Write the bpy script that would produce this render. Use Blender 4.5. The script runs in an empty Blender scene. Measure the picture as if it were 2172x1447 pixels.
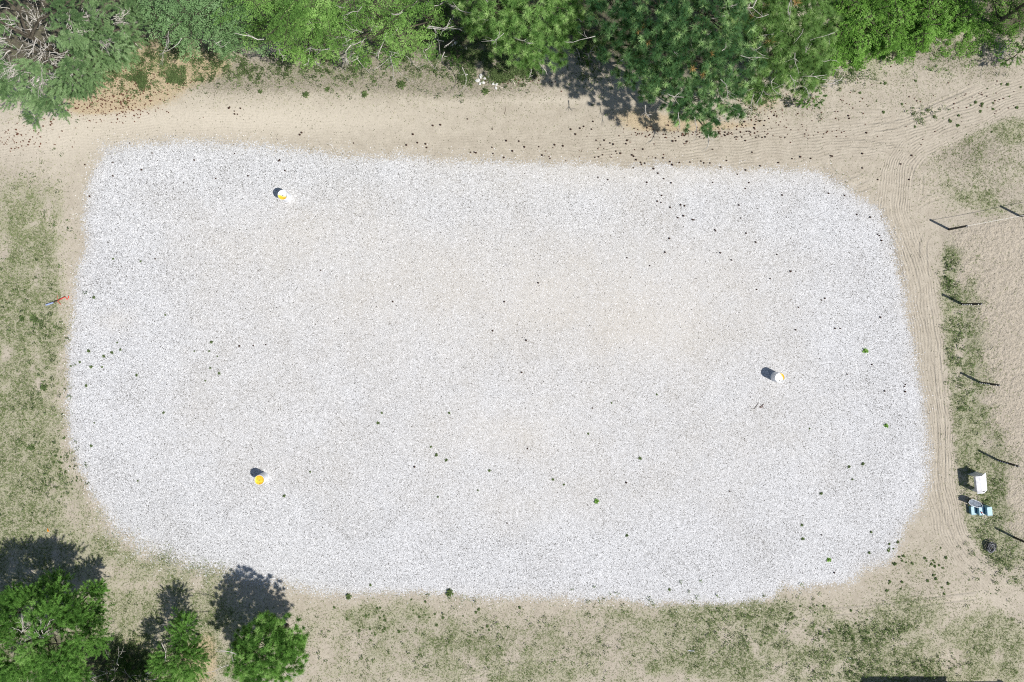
import bpy, math, random
import numpy as np
from mathutils import Vector

rng = np.random.default_rng(7)
random.seed(7)

# ------------------------------------------------------------------ camera, light, exposure
sc = bpy.context.scene
H = 46.7                      # camera height in metres
F = 1645.0                    # focal length in pixels of the 2172 px wide photograph
W0, H0 = 2172.0, 1447.0
TILT = math.radians(2.04)
cam_d = bpy.data.cameras.new('camera')
cam_d.sensor_width = 36.0
cam_d.lens = 36.0 * F / W0
cam_d.clip_start = 0.5
cam_d.clip_end = 3000.0
cam = bpy.data.objects.new('camera', cam_d)
sc.collection.objects.link(cam)
cam.location = (0, 0, H)
cam.rotation_euler = (-TILT, 0, 0)
sc.camera = cam

SUN_EL = math.radians(55.0)
SX, SY = 0.893, -0.45
_n = math.hypot(SX, SY)
SX /= _n; SY /= _n
sdir = Vector((SX * math.cos(SUN_EL), SY * math.cos(SUN_EL), math.sin(SUN_EL)))
sun_d = bpy.data.lights.new('sun', 'SUN')
sun_d.energy = 4.6
sun_d.angle = math.radians(0.53)
sun_d.color = (1.0, 0.965, 0.91)
sun = bpy.data.objects.new('sun', sun_d)
sc.collection.objects.link(sun)
sun.rotation_euler = sdir.to_track_quat('Z', 'Y').to_euler()
sun.location = (20, -10, 40)

world = bpy.data.worlds.new('World')
sc.world = world
world.use_nodes = True
wn = world.node_tree
wn.nodes.clear()
sky = wn.nodes.new('ShaderNodeTexSky')
sky.sky_type = 'NISHITA'
sky.sun_disc = False
sky.sun_elevation = SUN_EL
sky.sun_rotation = math.atan2(SX, SY)
bg = wn.nodes.new('ShaderNodeBackground')
bg.inputs['Strength'].default_value = 0.075
wo = wn.nodes.new('ShaderNodeOutputWorld')
wn.links.new(sky.outputs[0], bg.inputs[0])
wn.links.new(bg.outputs[0], wo.inputs[0])

sc.view_settings.view_transform = 'Standard'
sc.view_settings.look = 'None'
sc.view_settings.exposure = 0.05
sc.view_settings.gamma = 1.0
sc.cycles.max_bounces = 6
sc.cycles.filter_width = 1.1
sc.cycles.use_denoising = False
sc.cycles.use_adaptive_sampling = False
sc.cycles.sample_clamp_indirect = 4.0
sc.cycles.transparent_max_bounces = 4

# ------------------------------------------------------------------ helpers
ct, st = math.cos(TILT), math.sin(TILT)


def P(u, v, z=0.0):
    """point of the world that the photograph shows at pixel (u, v), at height z (surveying the place from the photo)"""
    x = (u - W0 / 2) / F
    y = -(v - H0 / 2) / F
    d = (x, y * ct - st, -ct - y * st)
    t = (H - z) / -d[2]
    return np.array([d[0] * t, d[1] * t, z])


def UV(x, y):
    """inverse for the ground, vectorised"""
    # rotate world into camera
    yc = y * ct + H * st
    zc = y * st - H * ct
    # camera coords: x, yc', zc' with point (x, y, -H)
    yy = y * ct - (-H) * st * 1.0
    zz = y * (-st) * -1.0
    # explicit: Rx(-TILT)^-1 applied to (x, y, -H)
    yl = y * ct - (-H) * (-st) * -1.0
    zl = 0
    a = TILT
    yl = math.cos(a) * y - math.sin(a) * (-H)
    zl = math.sin(a) * y + math.cos(a) * (-H)
    u = W0 / 2 + F * x / (-zl)
    v = H0 / 2 - F * yl / (-zl)
    return u, v


def link(o, parent=None):
    sc.collection.objects.link(o)
    if parent is not None:
        o.parent = parent
    return o


def tag(o, label=None, cat=None, group=None, kind=None):
    if label: o['label'] = label
    if cat: o['category'] = cat
    if group: o['group'] = group
    if kind: o['kind'] = kind
    return o


def empty(name, loc, label, cat, group=None):
    o = bpy.data.objects.new(name, None)
    o.empty_display_size = 0.3
    o.location = tuple(float(c) for c in loc)
    link(o)
    return tag(o, label, cat, group)


def np_mesh(name, verts, faces, mat, smooth=False, fattr=None, vattr=None):
    """faces: (M,3) or (M,4) int array"""
    verts = np.asarray(verts, dtype=np.float32)
    faces = np.asarray(faces, dtype=np.int32)
    me = bpy.data.meshes.new(name)
    k = faces.shape[1]
    me.vertices.add(len(verts))
    me.vertices.foreach_set('co', verts.ravel())
    me.loops.add(faces.size)
    me.loops.foreach_set('vertex_index', faces.ravel())
    me.polygons.add(len(faces))
    me.polygons.foreach_set('loop_start', np.arange(0, faces.size, k, dtype=np.int32))
    try:
        me.polygons.foreach_set('loop_total', np.full(len(faces), k, dtype=np.int32))
    except Exception:
        pass
    if smooth:
        me.polygons.foreach_set('use_smooth', np.ones(len(faces), dtype=bool))
    if fattr:
        for n_, a_ in fattr.items():
            at = me.attributes.new(n_, 'FLOAT', 'FACE')
            at.data.foreach_set('value', np.asarray(a_, dtype=np.float32))
    if vattr:
        for n_, a_ in vattr.items():
            at = me.attributes.new(n_, 'FLOAT', 'POINT')
            at.data.foreach_set('value', np.asarray(a_, dtype=np.float32))
    me.update(calc_edges=True)
    me.validate()
    if mat: me.materials.append(mat)
    return me


def ob(name, me, parent=None, loc=None):
    o = bpy.data.objects.new(name, me)
    if loc is not None:
        o.location = tuple(float(c) for c in loc)
    return link(o, parent)


class MB:
    """collects boxes, tubes, lathes, polygons into one mesh (mixed polygons)"""
    def __init__(self):
        self.v = []
        self.f = []

    def add(self, vs, fs):
        n = len(self.v)
        self.v += [tuple(float(c) for c in p) for p in vs]
        self.f += [tuple(i + n for i in f) for f in fs]

    def box(self, c, s, rz=0.0, bev=0.0):
        hx, hy, hz = s[0] / 2, s[1] / 2, s[2] / 2
        b = min(bev, hx * .9, hy * .9)
        if b > 0:
            ring = [(-hx + b, -hy), (hx - b, -hy), (hx, -hy + b), (hx, hy - b), (hx - b, hy), (-hx + b, hy), (-hx, hy - b), (-hx, -hy + b)]
        else:
            ring = [(-hx, -hy), (hx, -hy), (hx, hy), (-hx, hy)]
        n = len(ring)
        cr, sr = math.cos(rz), math.sin(rz)
        vs = []
        for z in (-hz, hz):
            for (x, y) in ring:
                vs.append((c[0] + x * cr - y * sr, c[1] + x * sr + y * cr, c[2] + z))
        fs = [tuple(range(n - 1, -1, -1)), tuple(range(n, 2 * n))]
        for i in range(n):
            j = (i + 1) % n
            fs.append((i, j, n + j, n + i))
        self.add(vs, fs)

    def prism(self, pts3, thick):
        """closed planar polygon extruded along its normal by thick"""
        pts = [Vector(p) for p in pts3]
        nrm = Vector((0, 0, 0))
        for i in range(len(pts)):
            nrm += pts[i].cross(pts[(i + 1) % len(pts)])
        nrm.normalize()
        n = len(pts)
        vs = [tuple(p) for p in pts] + [tuple(p - nrm * thick) for p in pts]
        fs = [tuple(range(n)), tuple(range(2 * n - 1, n - 1, -1))]
        for i in range(n):
            j = (i + 1) % n
            fs.append((j, i, n + i, n + j))
        self.add(vs, fs)

    def lathe(self, prof, c=(0, 0, 0), seg=32, cap=True):
        vs, fs = [], []
        for (r, z) in prof:
            for k in range(seg):
                a = 2 * math.pi * k / seg
                vs.append((c[0] + r * math.cos(a), c[1] + r * math.sin(a), c[2] + z))
        for i in range(len(prof) - 1):
            for k in range(seg):
                k2 = (k + 1) % seg
                fs.append((i * seg + k, i * seg + k2, (i + 1) * seg + k2, (i + 1) * seg + k))
        if cap:
            fs.append(tuple(range(seg - 1, -1, -1)))
            m = (len(prof) - 1) * seg
            fs.append(tuple(m + k for k in range(seg)))
        self.add(vs, fs)

    def tube(self, pts, rad, sides=6):
        pts = [Vector([float(c) for c in p]) for p in pts]
        n = len(pts)
        if not hasattr(rad, '__len__'):
            rad = [rad] * n
        vs, fs = [], []
        t0 = (pts[1] - pts[0]).normalized()
        up = Vector((0, 0, 1)) if abs(t0.z) < 0.9 else Vector((1, 0, 0))
        s = t0.cross(up).normalized()
        for i in range(n):
            if i == 0: t = pts[1] - pts[0]
            elif i == n - 1: t = pts[-1] - pts[-2]
            else: t = pts[i + 1] - pts[i - 1]
            t.normalize()
            s = (s - t * s.dot(t))
            if s.length < 1e-5: s = t.orthogonal()
            s.normalize()
            w = t.cross(s)
            for k in range(sides):
                a = 2 * math.pi * k / sides
                p = pts[i] + (s * math.cos(a) + w * math.sin(a)) * rad[i]
                vs.append(tuple(p))
        for i in range(n - 1):
            for k in range(sides):
                k2 = (k + 1) % sides
                fs.append((i * sides + k, i * sides + k2, (i + 1) * sides + k2, (i + 1) * sides + k))
        fs.append(tuple(range(sides - 1, -1, -1)))
        fs.append(tuple((n - 1) * sides + k for k in range(sides)))
        self.add(vs, fs)

    def build(self, name, mat, parent=None, loc=None, smooth=False):
        me = bpy.data.meshes.new(name)
        me.from_pydata(self.v, [], self.f)
        me.update()
        if smooth:
            me.polygons.foreach_set('use_smooth', [True] * len(me.polygons))
        me.materials.append(mat)
        return ob(name, me, parent, loc)


# ------------------------------------------------------------------ node helper
class NT:
    def __init__(self, name):
        self.m = bpy.data.materials.new(name)
        self.m.use_nodes = True
        self.t = self.m.node_tree
        self.t.nodes.clear()
        self.out = self.t.nodes.new('ShaderNodeOutputMaterial')

    def n(self, typ, **kw):
        nd = self.t.nodes.new(typ)
        for k, v in kw.items():
            setattr(nd, k, v)
        return nd

    def l(self, a, b):
        self.t.links.new(a, b)

    def put(self, sock, val):
        if hasattr(val, 'is_output') or isinstance(val, bpy.types.NodeSocket):
            self.l(val, sock)
        elif val is not None:
            if isinstance(val, (tuple, list)) and len(val) == 3 and sock.type == 'RGBA':
                val = (*val, 1.0)
            sock.default_value = val

    def math(self, op, a, b=None, c=None, clamp=False):
        nd = self.n('ShaderNodeMath', operation=op, use_clamp=clamp)
        self.put(nd.inputs[0], a)
        if b is not None: self.put(nd.inputs[1], b)
        if c is not None: self.put(nd.inputs[2], c)
        return nd.outputs[0]

    def mix(self, fac, a, b, blend='MIX'):
        nd = self.n('ShaderNodeMix', data_type='RGBA', blend_type=blend)
        self.put(nd.inputs['Factor'], fac)
        self.put(nd.inputs['A'], a) if False else self.put(nd.inputs[6], a)
        self.put(nd.inputs[7], b)
        return nd.outputs[2]

    def noise(self, scale, detail=2.0, rough=0.5, vec=None, dist=0.0):
        nd = self.n('ShaderNodeTexNoise')
        nd.inputs['Scale'].default_value = scale
        nd.inputs['Detail'].default_value = detail
        nd.inputs['Roughness'].default_value = rough
        nd.inputs['Distortion'].default_value = dist
        if vec is not None: self.l(vec, nd.inputs['Vector'])
        return nd.outputs[0]

    def vor(self, scale, vec=None, feature='F1', out='Distance', rnd=1.0):
        nd = self.n('ShaderNodeTexVoronoi', feature=feature)
        nd.inputs['Scale'].default_value = scale
        nd.inputs['Randomness'].default_value = rnd
        if vec is not None: self.l(vec, nd.inputs['Vector'])
        return nd.outputs[out]

    def attr(self, name):
        nd = self.n('ShaderNodeAttribute', attribute_name=name)
        return nd.outputs['Fac']

    def step(self, x, a, b):
        nd = self.n('ShaderNodeMapRange', interpolation_type='SMOOTHSTEP')
        self.put(nd.inputs[0], x)
        nd.inputs[1].default_value = a
        nd.inputs[2].default_value = b
        return nd.outputs[0]

    def principled(self, col, rough=0.8, spec=0.3, normal=None, metal=0.0):
        b = self.n('ShaderNodeBsdfPrincipled')
        self.put(b.inputs['Base Color'], col)
        self.put(b.inputs['Roughness'], rough)
        b.inputs['Specular IOR Level'].default_value = spec
        self.put(b.inputs['Metallic'], metal)
        if normal is not None: self.l(normal, b.inputs['Normal'])
        return b.outputs[0]

    def bump(self, h, strength=0.5, dist=0.05, normal=None):
        nd = self.n('ShaderNodeBump')
        nd.inputs['Strength'].default_value = strength
        nd.inputs['Distance'].default_value = dist
        self.l(h, nd.inputs['Height'])
        if normal is not None: self.l(normal, nd.inputs['Normal'])
        return nd.outputs[0]

    def done(self, sh):
        self.l(sh, self.out.inputs[0])
        return self.m


def plain(name, col, rough=0.6, spec=0.4, var=0.15, scale=6.0, metal=0.0, bump=0.0):
    t = NT(name)
    pos = t.n('ShaderNodeTexCoord').outputs['Object']
    nz = t.noise(scale, 4, 0.6, pos)
    dark = tuple(c * (1 - var * 1.6) for c in col)
    lite = tuple(min(1, c * (1 + var)) for c in col)
    c = t.mix(t.step(nz, 0.3, 0.7), dark, lite)
    nm = t.bump(t.noise(scale * 6, 3, 0.6, pos), bump, 0.02) if bump else None
    return t.done(t.principled(c, rough, spec, nm, metal))


def foliage_mat(name, c_dark, c_mid, c_lite, trans=0.3):
    t = NT(name)
    tint = t.attr('tint')
    pos = t.n('ShaderNodeNewGeometry').outputs['Position']
    big = t.noise(0.7, 3, 0.6, pos)
    f = t.math('ADD', tint, t.math('MULTIPLY', t.math('SUBTRACT', big, 0.5), 0.9))
    c = t.mix(t.step(f, 0.1, 0.5), c_dark, c_mid)
    c = t.mix(t.step(f, 0.55, 1.05), c, c_lite)
    d = t.n('ShaderNodeBsdfDiffuse')
    t.l(c, d.inputs[0])
    # leaf faces are tiny: shade them with a normal leaning towards the crown's upper side, as a leaf mass reads
    geo = t.n('ShaderNodeNewGeometry')
    va = t.n('ShaderNodeVectorMath', operation='MULTIPLY_ADD')
    t.l(geo.outputs['Normal'], va.inputs[0])
    va.inputs[1].default_value = (0.75, 0.75, 0.75)
    va.inputs[2].default_value = (0.0, 0.0, 0.42)
    vn = t.n('ShaderNodeVectorMath', operation='NORMALIZE')
    t.l(va.outputs[0], vn.inputs[0])
    t.l(vn.outputs[0], d.inputs['Normal'])
    tr = t.n('ShaderNodeBsdfTranslucent')
    t.l(t.mix(0.5, c, (c_lite[0] * 1.1, c_lite[1] * 1.2, c_lite[2] * .7)), tr.inputs[0])
    mx = t.n('ShaderNodeMixShader')
    mx.inputs[0].default_value = trans
    t.l(d.outputs[0], mx.inputs[1])
    t.l(tr.outputs[0], mx.inputs[2])
    return t.done(mx.outputs[0])


# ------------------------------------------------------------------ ground maps (what lies where, in metres, surveyed from the photo)
def pxpoly(pts):
    return np.array([P(u, v)[:2] for u, v in pts])


GRAVEL = pxpoly([(225, 312), (330, 300), (500, 306), (640, 318), (800, 331), (960, 343), (1200, 349), (1440, 352), (1640, 357), (1735, 366),
                 (1800, 398), (1855, 440), (1888, 490), (1905, 560), (1922, 640), (1936, 720), (1945, 800), (1962, 870), (1970, 930), (1971, 1000),
                 (1958, 1060), (1930, 1105), (1905, 1160), (1880, 1195), (1835, 1203), (1810, 1235), (1700, 1250), (1665, 1243), (1640, 1268), (1560, 1280), (1400, 1280), (1250, 1271), (1000, 1263),
                 (850, 1262), (720, 1262), (600, 1243), (520, 1222), (420, 1205), (320, 1172), (245, 1125), (200, 1060), (170, 1000), (150, 940), (144, 860), (146, 760),
                 (150, 690), (163, 610), (176, 520), (180, 440), (195, 370)])


def seg_dist(x, y, pts, closed=False):
    """distance to polyline, signed lateral distance and arc position"""
    best = np.full(x.shape, 1e9)
    lat = np.zeros(x.shape)
    n = len(pts)
    rngi = range(n if closed else n - 1)
    for i in rngi:
        a = pts[i]; b = pts[(i + 1) % n]
        d = b - a
        L = np.hypot(*d)
        if L < 1e-6: continue
        t = np.clip(((x - a[0]) * d[0] + (y - a[1]) * d[1]) / L ** 2, 0, 1)
        px = x - a[0] - t * d[0]; py = y - a[1] - t * d[1]
        dd = np.hypot(px, py)
        s = np.sign(d[0] * (y - a[1]) - d[1] * (x - a[0]))
        m = dd < best
        best = np.where(m, dd, best)
        lat = np.where(m, dd * s, lat)
    return best, lat


def inside(x, y, poly):
    r = np.zeros(x.shape, bool)
    n = len(poly)
    for i in range(n):
        x1, y1 = poly[i]; x2, y2 = poly[(i + 1) % n]
        if y1 == y2: continue
        c = ((y1 > y) != (y2 > y)) & (x < (x2 - x1) * (y - y1) / (y2 - y1) + x1)
        r ^= c
    return r


def smooth_path(pts, k=8):
    pts = np.array(pts, float)
    out = []
    n = len(pts)
    for i in range(n - 1):
        p0 = pts[max(i - 1, 0)]; p1 = pts[i]; p2 = pts[i + 1]; p3 = pts[min(i + 2, n - 1)]
        for j in range(k):
            t = j / k
            out.append(0.5 * ((2 * p1) + (-p0 + p2) * t + (2 * p0 - 5 * p1 + 4 * p2 - p3) * t * t + (-p0 + 3 * p1 - 3 * p2 + p3) * t ** 3))
    out.append(pts[-1])
    return np.array(out)


TOPTRACK = smooth_path(pxpoly([(-300, 330), (-60, 315), (150, 288), (400, 272), (700, 288), (1000, 312), (1300, 322), (1600, 312), (1850, 292), (2010, 250), (2172, 192), (2500, 70)]))
RIGHTTRACK = smooth_path(pxpoly([(2040, 262), (1960, 300), (1908, 360), (1898, 440), (1928, 520), (1955, 620), (1972, 750), (1988, 900), (1998, 1040), (2025, 1140), (2100, 1235), (2250, 1330), (2600, 1480)]))
LOOPS = [smooth_path(pxpoly(p)) for p in (
    [(1748, 320), (1752, 350), (1770, 375), (1800, 385), (1835, 372), (1855, 350)],
    [(1790, 408), (1830, 395), (1868, 378)],
    [(1835, 432), (1870, 415)],
    [(1930, 455), (1952, 430), (1985, 415), (2030, 410)],
    [(1944, 430), (1943, 380), (1955, 358), (1968, 350)],
    [(1963, 610), (1957, 530), (1962, 505), (1975, 485)],
    [(1720, 265), (1740, 248), (1790, 240), (1860, 238), (1920, 245)],
    [(2050, 340), (2070, 365), (2100, 390), (2140, 410)],
    [(2008, 360), (2040, 385), (2090, 415)],
    [(895, 1382), (925, 1365), (1000, 1340)],
    [(960, 1445), (1010, 1428), (1100, 1412), (1250, 1395), (1290, 1385)],
    [(700, 1365), (760, 1345), (830, 1330)],
    [(1895, 395), (1908, 470), (1945, 560), (1968, 660), (1980, 760)],
    [(1960, 640), (1990, 800), (1996, 960), (2000, 1060), (2040, 1160), (2120, 1240)],
    [(1760, 300), (1850, 305), (1920, 330), (1950, 380), (1940, 440)],
    [(1850, 420), (1900, 520), (1935, 620)],
    [(1820, 270), (1900, 262), (1990, 225), (2090, 180)],
    [(1700, 1300), (1850, 1290), (2000, 1270), (2100, 1260)],
)]


def vnoise(x, y, s, seed=0):
    """cheap smooth value noise, 0..1"""
    r = np.random.default_rng(seed)
    g = r.random((64, 64))
    xs = (x * s) % 64; ys = (y * s) % 64
    i = np.floor(xs).astype(int); j = np.floor(ys).astype(int)
    fx = xs - i; fy = ys - j
    fx = fx * fx * (3 - 2 * fx); fy = fy * fy * (3 - 2 * fy)
    i1 = (i + 1) % 64; j1 = (j + 1) % 64; i = i % 64; j = j % 64
    return (g[i, j] * (1 - fx) + g[i1, j] * fx) * (1 - fy) + (g[i, j1] * (1 - fx) + g[i1, j1] * fx) * fy


def fbm(x, y, s, seed=0):
    return (vnoise(x, y, s, seed) + 0.5 * vnoise(x, y, s * 2.1, seed + 1) + 0.25 * vnoise(x, y, s * 4.3, seed + 2)) / 1.75


def sst(x, a, b):
    t = np.clip((x - a) / (b - a), 0, 1)
    return t * t * (3 - 2 * t)


def blobs(u, v, lst):
    r = np.zeros(u.shape)
    for (cu, cv, ru, rv, amp) in lst:
        q = ((u - cu) / ru) ** 2 + ((v - cv) / rv) ** 2
        r += amp * np.exp(-q)
    return r


GRASS_BLOBS = [(2060, 800, 55, 180, .3), (2045, 640, 45, 120, .28), (2085, 980, 70, 110, .28), 
    (0, 780, 95, 330, .75), (60, 960, 90, 130, .45), (20, 620, 60, 120, .4), (100, 560, 40, 120, .25), (60, 450, 60, 60, .35), (0, 1100, 130, 130, .5),
    (330, 1200, 120, 45, .3), (200, 1130, 50, 60, .3), (90, 700, 50, 100, .25), (60, 1060, 90, 60, .35),
    (780, 1310, 110, 40, .32), (900, 1330, 90, 60, .3), (1060, 1370, 140, 35, .55), (1080, 1430, 120, 25, .45), (1560, 1300, 130, 22, .55), (1650, 1290, 60, 25, .45),
    (1600, 1350, 75, 40, .85), (1500, 1340, 110, 60, .35), (1450, 1410, 130, 25, .6), (1570, 1400, 80, 30, .5), (1830, 1345, 75, 25, .75), (1760, 1360, 100, 60, .35),
    (1930, 1300, 80, 40, .4), (1960, 1400, 130, 50, .65), (2000, 1430, 100, 25, .6), (2080, 1340, 100, 50, .45), (1860, 1430, 110, 30, .7), (2160, 1400, 60, 60, .5), (1700, 1430, 110, 30, .5),
    (1960, 1205, 60, 50, .45), (1900, 1255, 50, 30, .3), (2130, 1180, 60, 60, .7), (2085, 1120, 45, 60, .6), (2070, 1000, 55, 70, .6), (2100, 1060, 45, 60, .6),
    (2050, 880, 45, 90, .65), (2035, 720, 30, 80, .75), (2040, 790, 35, 60, .5), (2020, 590, 22, 50, .75), (2015, 540, 20, 30, .4), (2160, 1260, 70, 60, .4),
    (2140, 280, 90, 26, .5), (2070, 300, 60, 22, .4), (2060, 420, 60, 25, .45), (2120, 440, 60, 20, .5), (2090, 360, 120, 60, .28), (2000, 370, 60, 60, .12),
    (270, 130, 60, 50, .75), (360, 130, 60, 35, .6), (215, 160, 40, 30, .4), (500, 150, 110, 25, .28), (700, 150, 120, 35, .4), (880, 150, 70, 40, .42), (1000, 130, 60, 30, .5), (1110, 160, 40, 25, .4),
    (1980, 210, 30, 12, .4), (1850, 150, 120, 40, .25), (2010, 240, 60, 15, .3), (2000, 130, 120, 50, .2), (1880, 70, 200, 60, .9),
    (300, 1400, 120, 60, .5), (1380, 1300, 120, 20, .25), (950, 1265, 60, 10, .25), (1640, 1240, 30, 15, .3)]
LITTER_BLOBS = [(400, 110, 70, 30, .7), (330, 175, 80, 45, .7), (250, 185, 100, 60, 1.2), (320, 115, 100, 40, 1.1), (430, 130, 70, 30, .5), (180, 225, 50, 22, .7), (430, 150, 60, 30, .5), (1400, 262, 90, 26, .9), (1540, 275, 120, 22, .8), (1330, 240, 50, 20, .5), (1620, 215, 60, 30, .6),
                (410, 1420, 45, 50, 1.2), (440, 1370, 25, 50, .6), (290, 1370, 60, 50, .5), (1150, 160, 60, 20, .4), (70, 380, 25, 20, .2), (170, 500, 12, 15, .4), (40, 285, 60, 20, .25)]
BROWN_BLOBS = [(620, 148, 280, 46, .95), (950, 155, 140, 48, .95), (480, 170, 100, 30, .4), (800, 180, 300, 20, .3), (60, 700, 80, 400, .25), (1100, 1360, 600, 90, .42), (350, 1290, 200, 60, .35), (1950, 1250, 120, 80, .3), (2000, 350, 200, 80, .2), (1990, 110, 110, 50, .75), (2120, 150, 60, 50, .5), (1880, 210, 120, 40, .3), (2060, 330, 110, 60, .3), (2080, 300, 90, 50, .25), (1080, 180, 120, 30, .35),
               (2060, 1130, 40, 30, .35), (2040, 930, 60, 40, .3), (1700, 230, 70, 25, .45), (2140, 420, 60, 40, .4), (1800, 1370, 300, 60, .12)]
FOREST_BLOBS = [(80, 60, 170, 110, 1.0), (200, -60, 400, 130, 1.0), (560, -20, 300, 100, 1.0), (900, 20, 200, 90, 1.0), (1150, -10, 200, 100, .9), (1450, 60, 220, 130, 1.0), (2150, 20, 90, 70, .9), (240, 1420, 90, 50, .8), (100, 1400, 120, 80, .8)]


def cover(u, v, x, y):
    """returns grass, litter, brown, forest densities 0..1"""
    g = blobs(u, v, GRASS_BLOBS) + 0.45 * sst(v, 1080, 1200) * sst(600 - u, 0, 150) + 0.30 * sst(v, 1262, 1310) * sst(u, 200, 400) + 0.36 * sst(155 - u, 0, 60) * sst(v, 340, 460) + 0.15 * sst(u, 2020, 2080) * sst(400 - v, 0, 60) * sst(v, 200, 260)
    g *= np.clip(-0.25 + 2.4 * fbm(x, y, 1.15, 11), 0, 2)
    lit = blobs(u, v, LITTER_BLOBS)
    br = blobs(u, v, BROWN_BLOBS)
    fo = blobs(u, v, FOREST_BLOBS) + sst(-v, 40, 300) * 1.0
    return np.clip(g, 0, 1), np.clip(lit, 0, 1.2), np.clip(br, 0, 1), np.clip(fo, 0, 1)


def gravel_cov(x, y, u, v):
    d, _ = seg_dist(x, y, GRAVEL, True)
    ins = inside(x, y, GRAVEL)
    sd = np.where(ins, d, -d) + (fbm(x, y, 0.45, 31) - .5) * .5 + (fbm(x, y, 1.6, 33) - .5) * .25
    w = 0.8 + 1.5 * np.exp(-(((u - 300) / 190) ** 2 + ((v - 1180) / 90) ** 2)) + 0.7 * np.exp(-(((u - 560) / 160) ** 2 + ((v - 1245) / 40) ** 2)) \
        + 0.35 * np.exp(-(((u - 600) / 500) ** 2 + ((v - 320) / 40) ** 2)) + 0.5 * np.exp(-(((u - 1950) / 30) ** 2 + ((v - 960) / 130) ** 2))
    return sd, sd / w


# ------------------------------------------------------------------ ground material
def ground_material():
    t = NT('terrain')
    pos = t.n('ShaderNodeNewGeometry').outputs['Position']
    n_lo = t.noise(0.25, 5, 0.6, pos)
    n_md = t.noise(1.6, 5, 0.65, pos)
    n_hi = t.noise(9.0, 4, 0.7, pos)
    n_vh = t.noise(26.0, 3, 0.7, pos)
    # ---- sand
    sand = t.mix(t.step(n_md, 0.3, 0.7), (0.44, 0.39, 0.315), (0.53, 0.475, 0.39))
    sand = t.mix(t.math('MULTIPLY', t.step(n_vh, 0.48, 0.66), 0.65), sand, (0.27, 0.245, 0.19))
    pale = t.math('MULTIPLY', t.attr('pale'), 0.8)
    sand = t.mix(pale, sand, (0.62, 0.56, 0.465))
    # ---- paddock: churned pinkish sand
    pd = t.attr('paddock')
    padc = t.mix(t.step(n_hi, 0.35, 0.65), (0.42, 0.37, 0.295), (0.555, 0.49, 0.40))
    sand = t.mix(pd, sand, padc)
    # ---- thin dry turf
    gr = t.attr('grass')
    gf = t.math('ADD', gr, t.math('MULTIPLY', t.math('SUBTRACT', n_hi, 0.5), 1.1))
    gf = t.math('ADD', gf, t.math('MULTIPLY', t.math('SUBTRACT', n_md, 0.5), 0.7))
    turf = t.mix(t.step(n_vh, 0.35, 0.65), (0.26, 0.26, 0.155), (0.46, 0.44, 0.325))
    col = t.mix(t.math('MULTIPLY', t.step(gf, 0.18, 0.75), 0.85), sand, turf)
    # ---- brown dead weed mat
    bf = t.math('ADD', t.attr('brown'), t.math('MULTIPLY', t.math('SUBTRACT', n_hi, 0.5), 1.6))
    dead = t.mix(t.step(n_vh, 0.4, 0.62), (0.13, 0.115, 0.09), (0.42, 0.37, 0.30))
    col = t.mix(t.math('MULTIPLY', t.step(bf, 0.25, 0.8), 0.7), col, dead)
    # ---- needle litter
    lf = t.math('ADD', t.attr('litter'), t.math('MULTIPLY', t.math('SUBTRACT', n_hi, 0.5), 1.0))
    litc = t.mix(t.step(n_vh, 0.35, 0.65), (0.34, 0.255, 0.15), (0.62, 0.50, 0.33))
    col = t.mix(t.math('MULTIPLY', t.step(lf, 0.3, 0.8), 0.8), col, litc)
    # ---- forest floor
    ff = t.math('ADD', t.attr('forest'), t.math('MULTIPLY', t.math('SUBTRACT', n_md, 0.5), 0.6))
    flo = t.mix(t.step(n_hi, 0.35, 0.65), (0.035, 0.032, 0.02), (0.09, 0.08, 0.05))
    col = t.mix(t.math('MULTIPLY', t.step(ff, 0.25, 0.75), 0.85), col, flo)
    # ---- gravel
    gc = t.attr('gcov')
    cell = t.vor(24.0, pos, out='Color')
    sep = t.n('ShaderNodeSeparateColor')
    t.l(cell, sep.inputs[0])
    stone = sep.outputs[0]
    fdist = t.vor(24.0, pos)
    rocks = t.mix(t.step(stone, 0.0, 1.0), (0.56, 0.565, 0.575), (0.83, 0.835, 0.85))
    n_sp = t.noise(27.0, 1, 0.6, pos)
    dk = t.math('MULTIPLY', t.step(t.math('ADD', n_sp, t.math('MULTIPLY', n_lo, 0.22)), 0.64, 0.76), 0.8)  # dark specks: darker stones plus shade between stones, both painted in
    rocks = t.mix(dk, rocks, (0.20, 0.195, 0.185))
    gap = t.math('MULTIPLY', t.step(fdist, 0.50, 0.75), 0.6)  # shade in the gaps between stones, put into the colour
    rocks = t.mix(gap, rocks, (0.24, 0.235, 0.23))
    # single dark stones, and pit shade painted into the colour, about as large as a fist, sparse and irregular
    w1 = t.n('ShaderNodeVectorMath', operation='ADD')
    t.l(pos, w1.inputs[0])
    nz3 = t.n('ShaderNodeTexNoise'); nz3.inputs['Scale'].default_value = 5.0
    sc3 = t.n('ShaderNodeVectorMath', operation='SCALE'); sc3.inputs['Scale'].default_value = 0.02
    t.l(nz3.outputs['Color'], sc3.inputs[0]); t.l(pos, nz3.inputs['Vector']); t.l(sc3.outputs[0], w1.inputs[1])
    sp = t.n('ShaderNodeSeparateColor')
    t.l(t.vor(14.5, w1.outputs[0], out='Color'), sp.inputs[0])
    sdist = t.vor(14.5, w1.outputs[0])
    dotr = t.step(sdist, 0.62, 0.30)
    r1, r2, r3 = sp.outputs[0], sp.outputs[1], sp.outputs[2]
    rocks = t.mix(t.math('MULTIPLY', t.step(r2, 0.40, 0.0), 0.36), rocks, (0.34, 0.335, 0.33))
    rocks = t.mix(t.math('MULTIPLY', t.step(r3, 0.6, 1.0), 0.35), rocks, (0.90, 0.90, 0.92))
    dens = t.math('ADD', 0.075, t.math('MULTIPLY', t.step(n_lo, 0.42, 0.70), 0.13))
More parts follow.
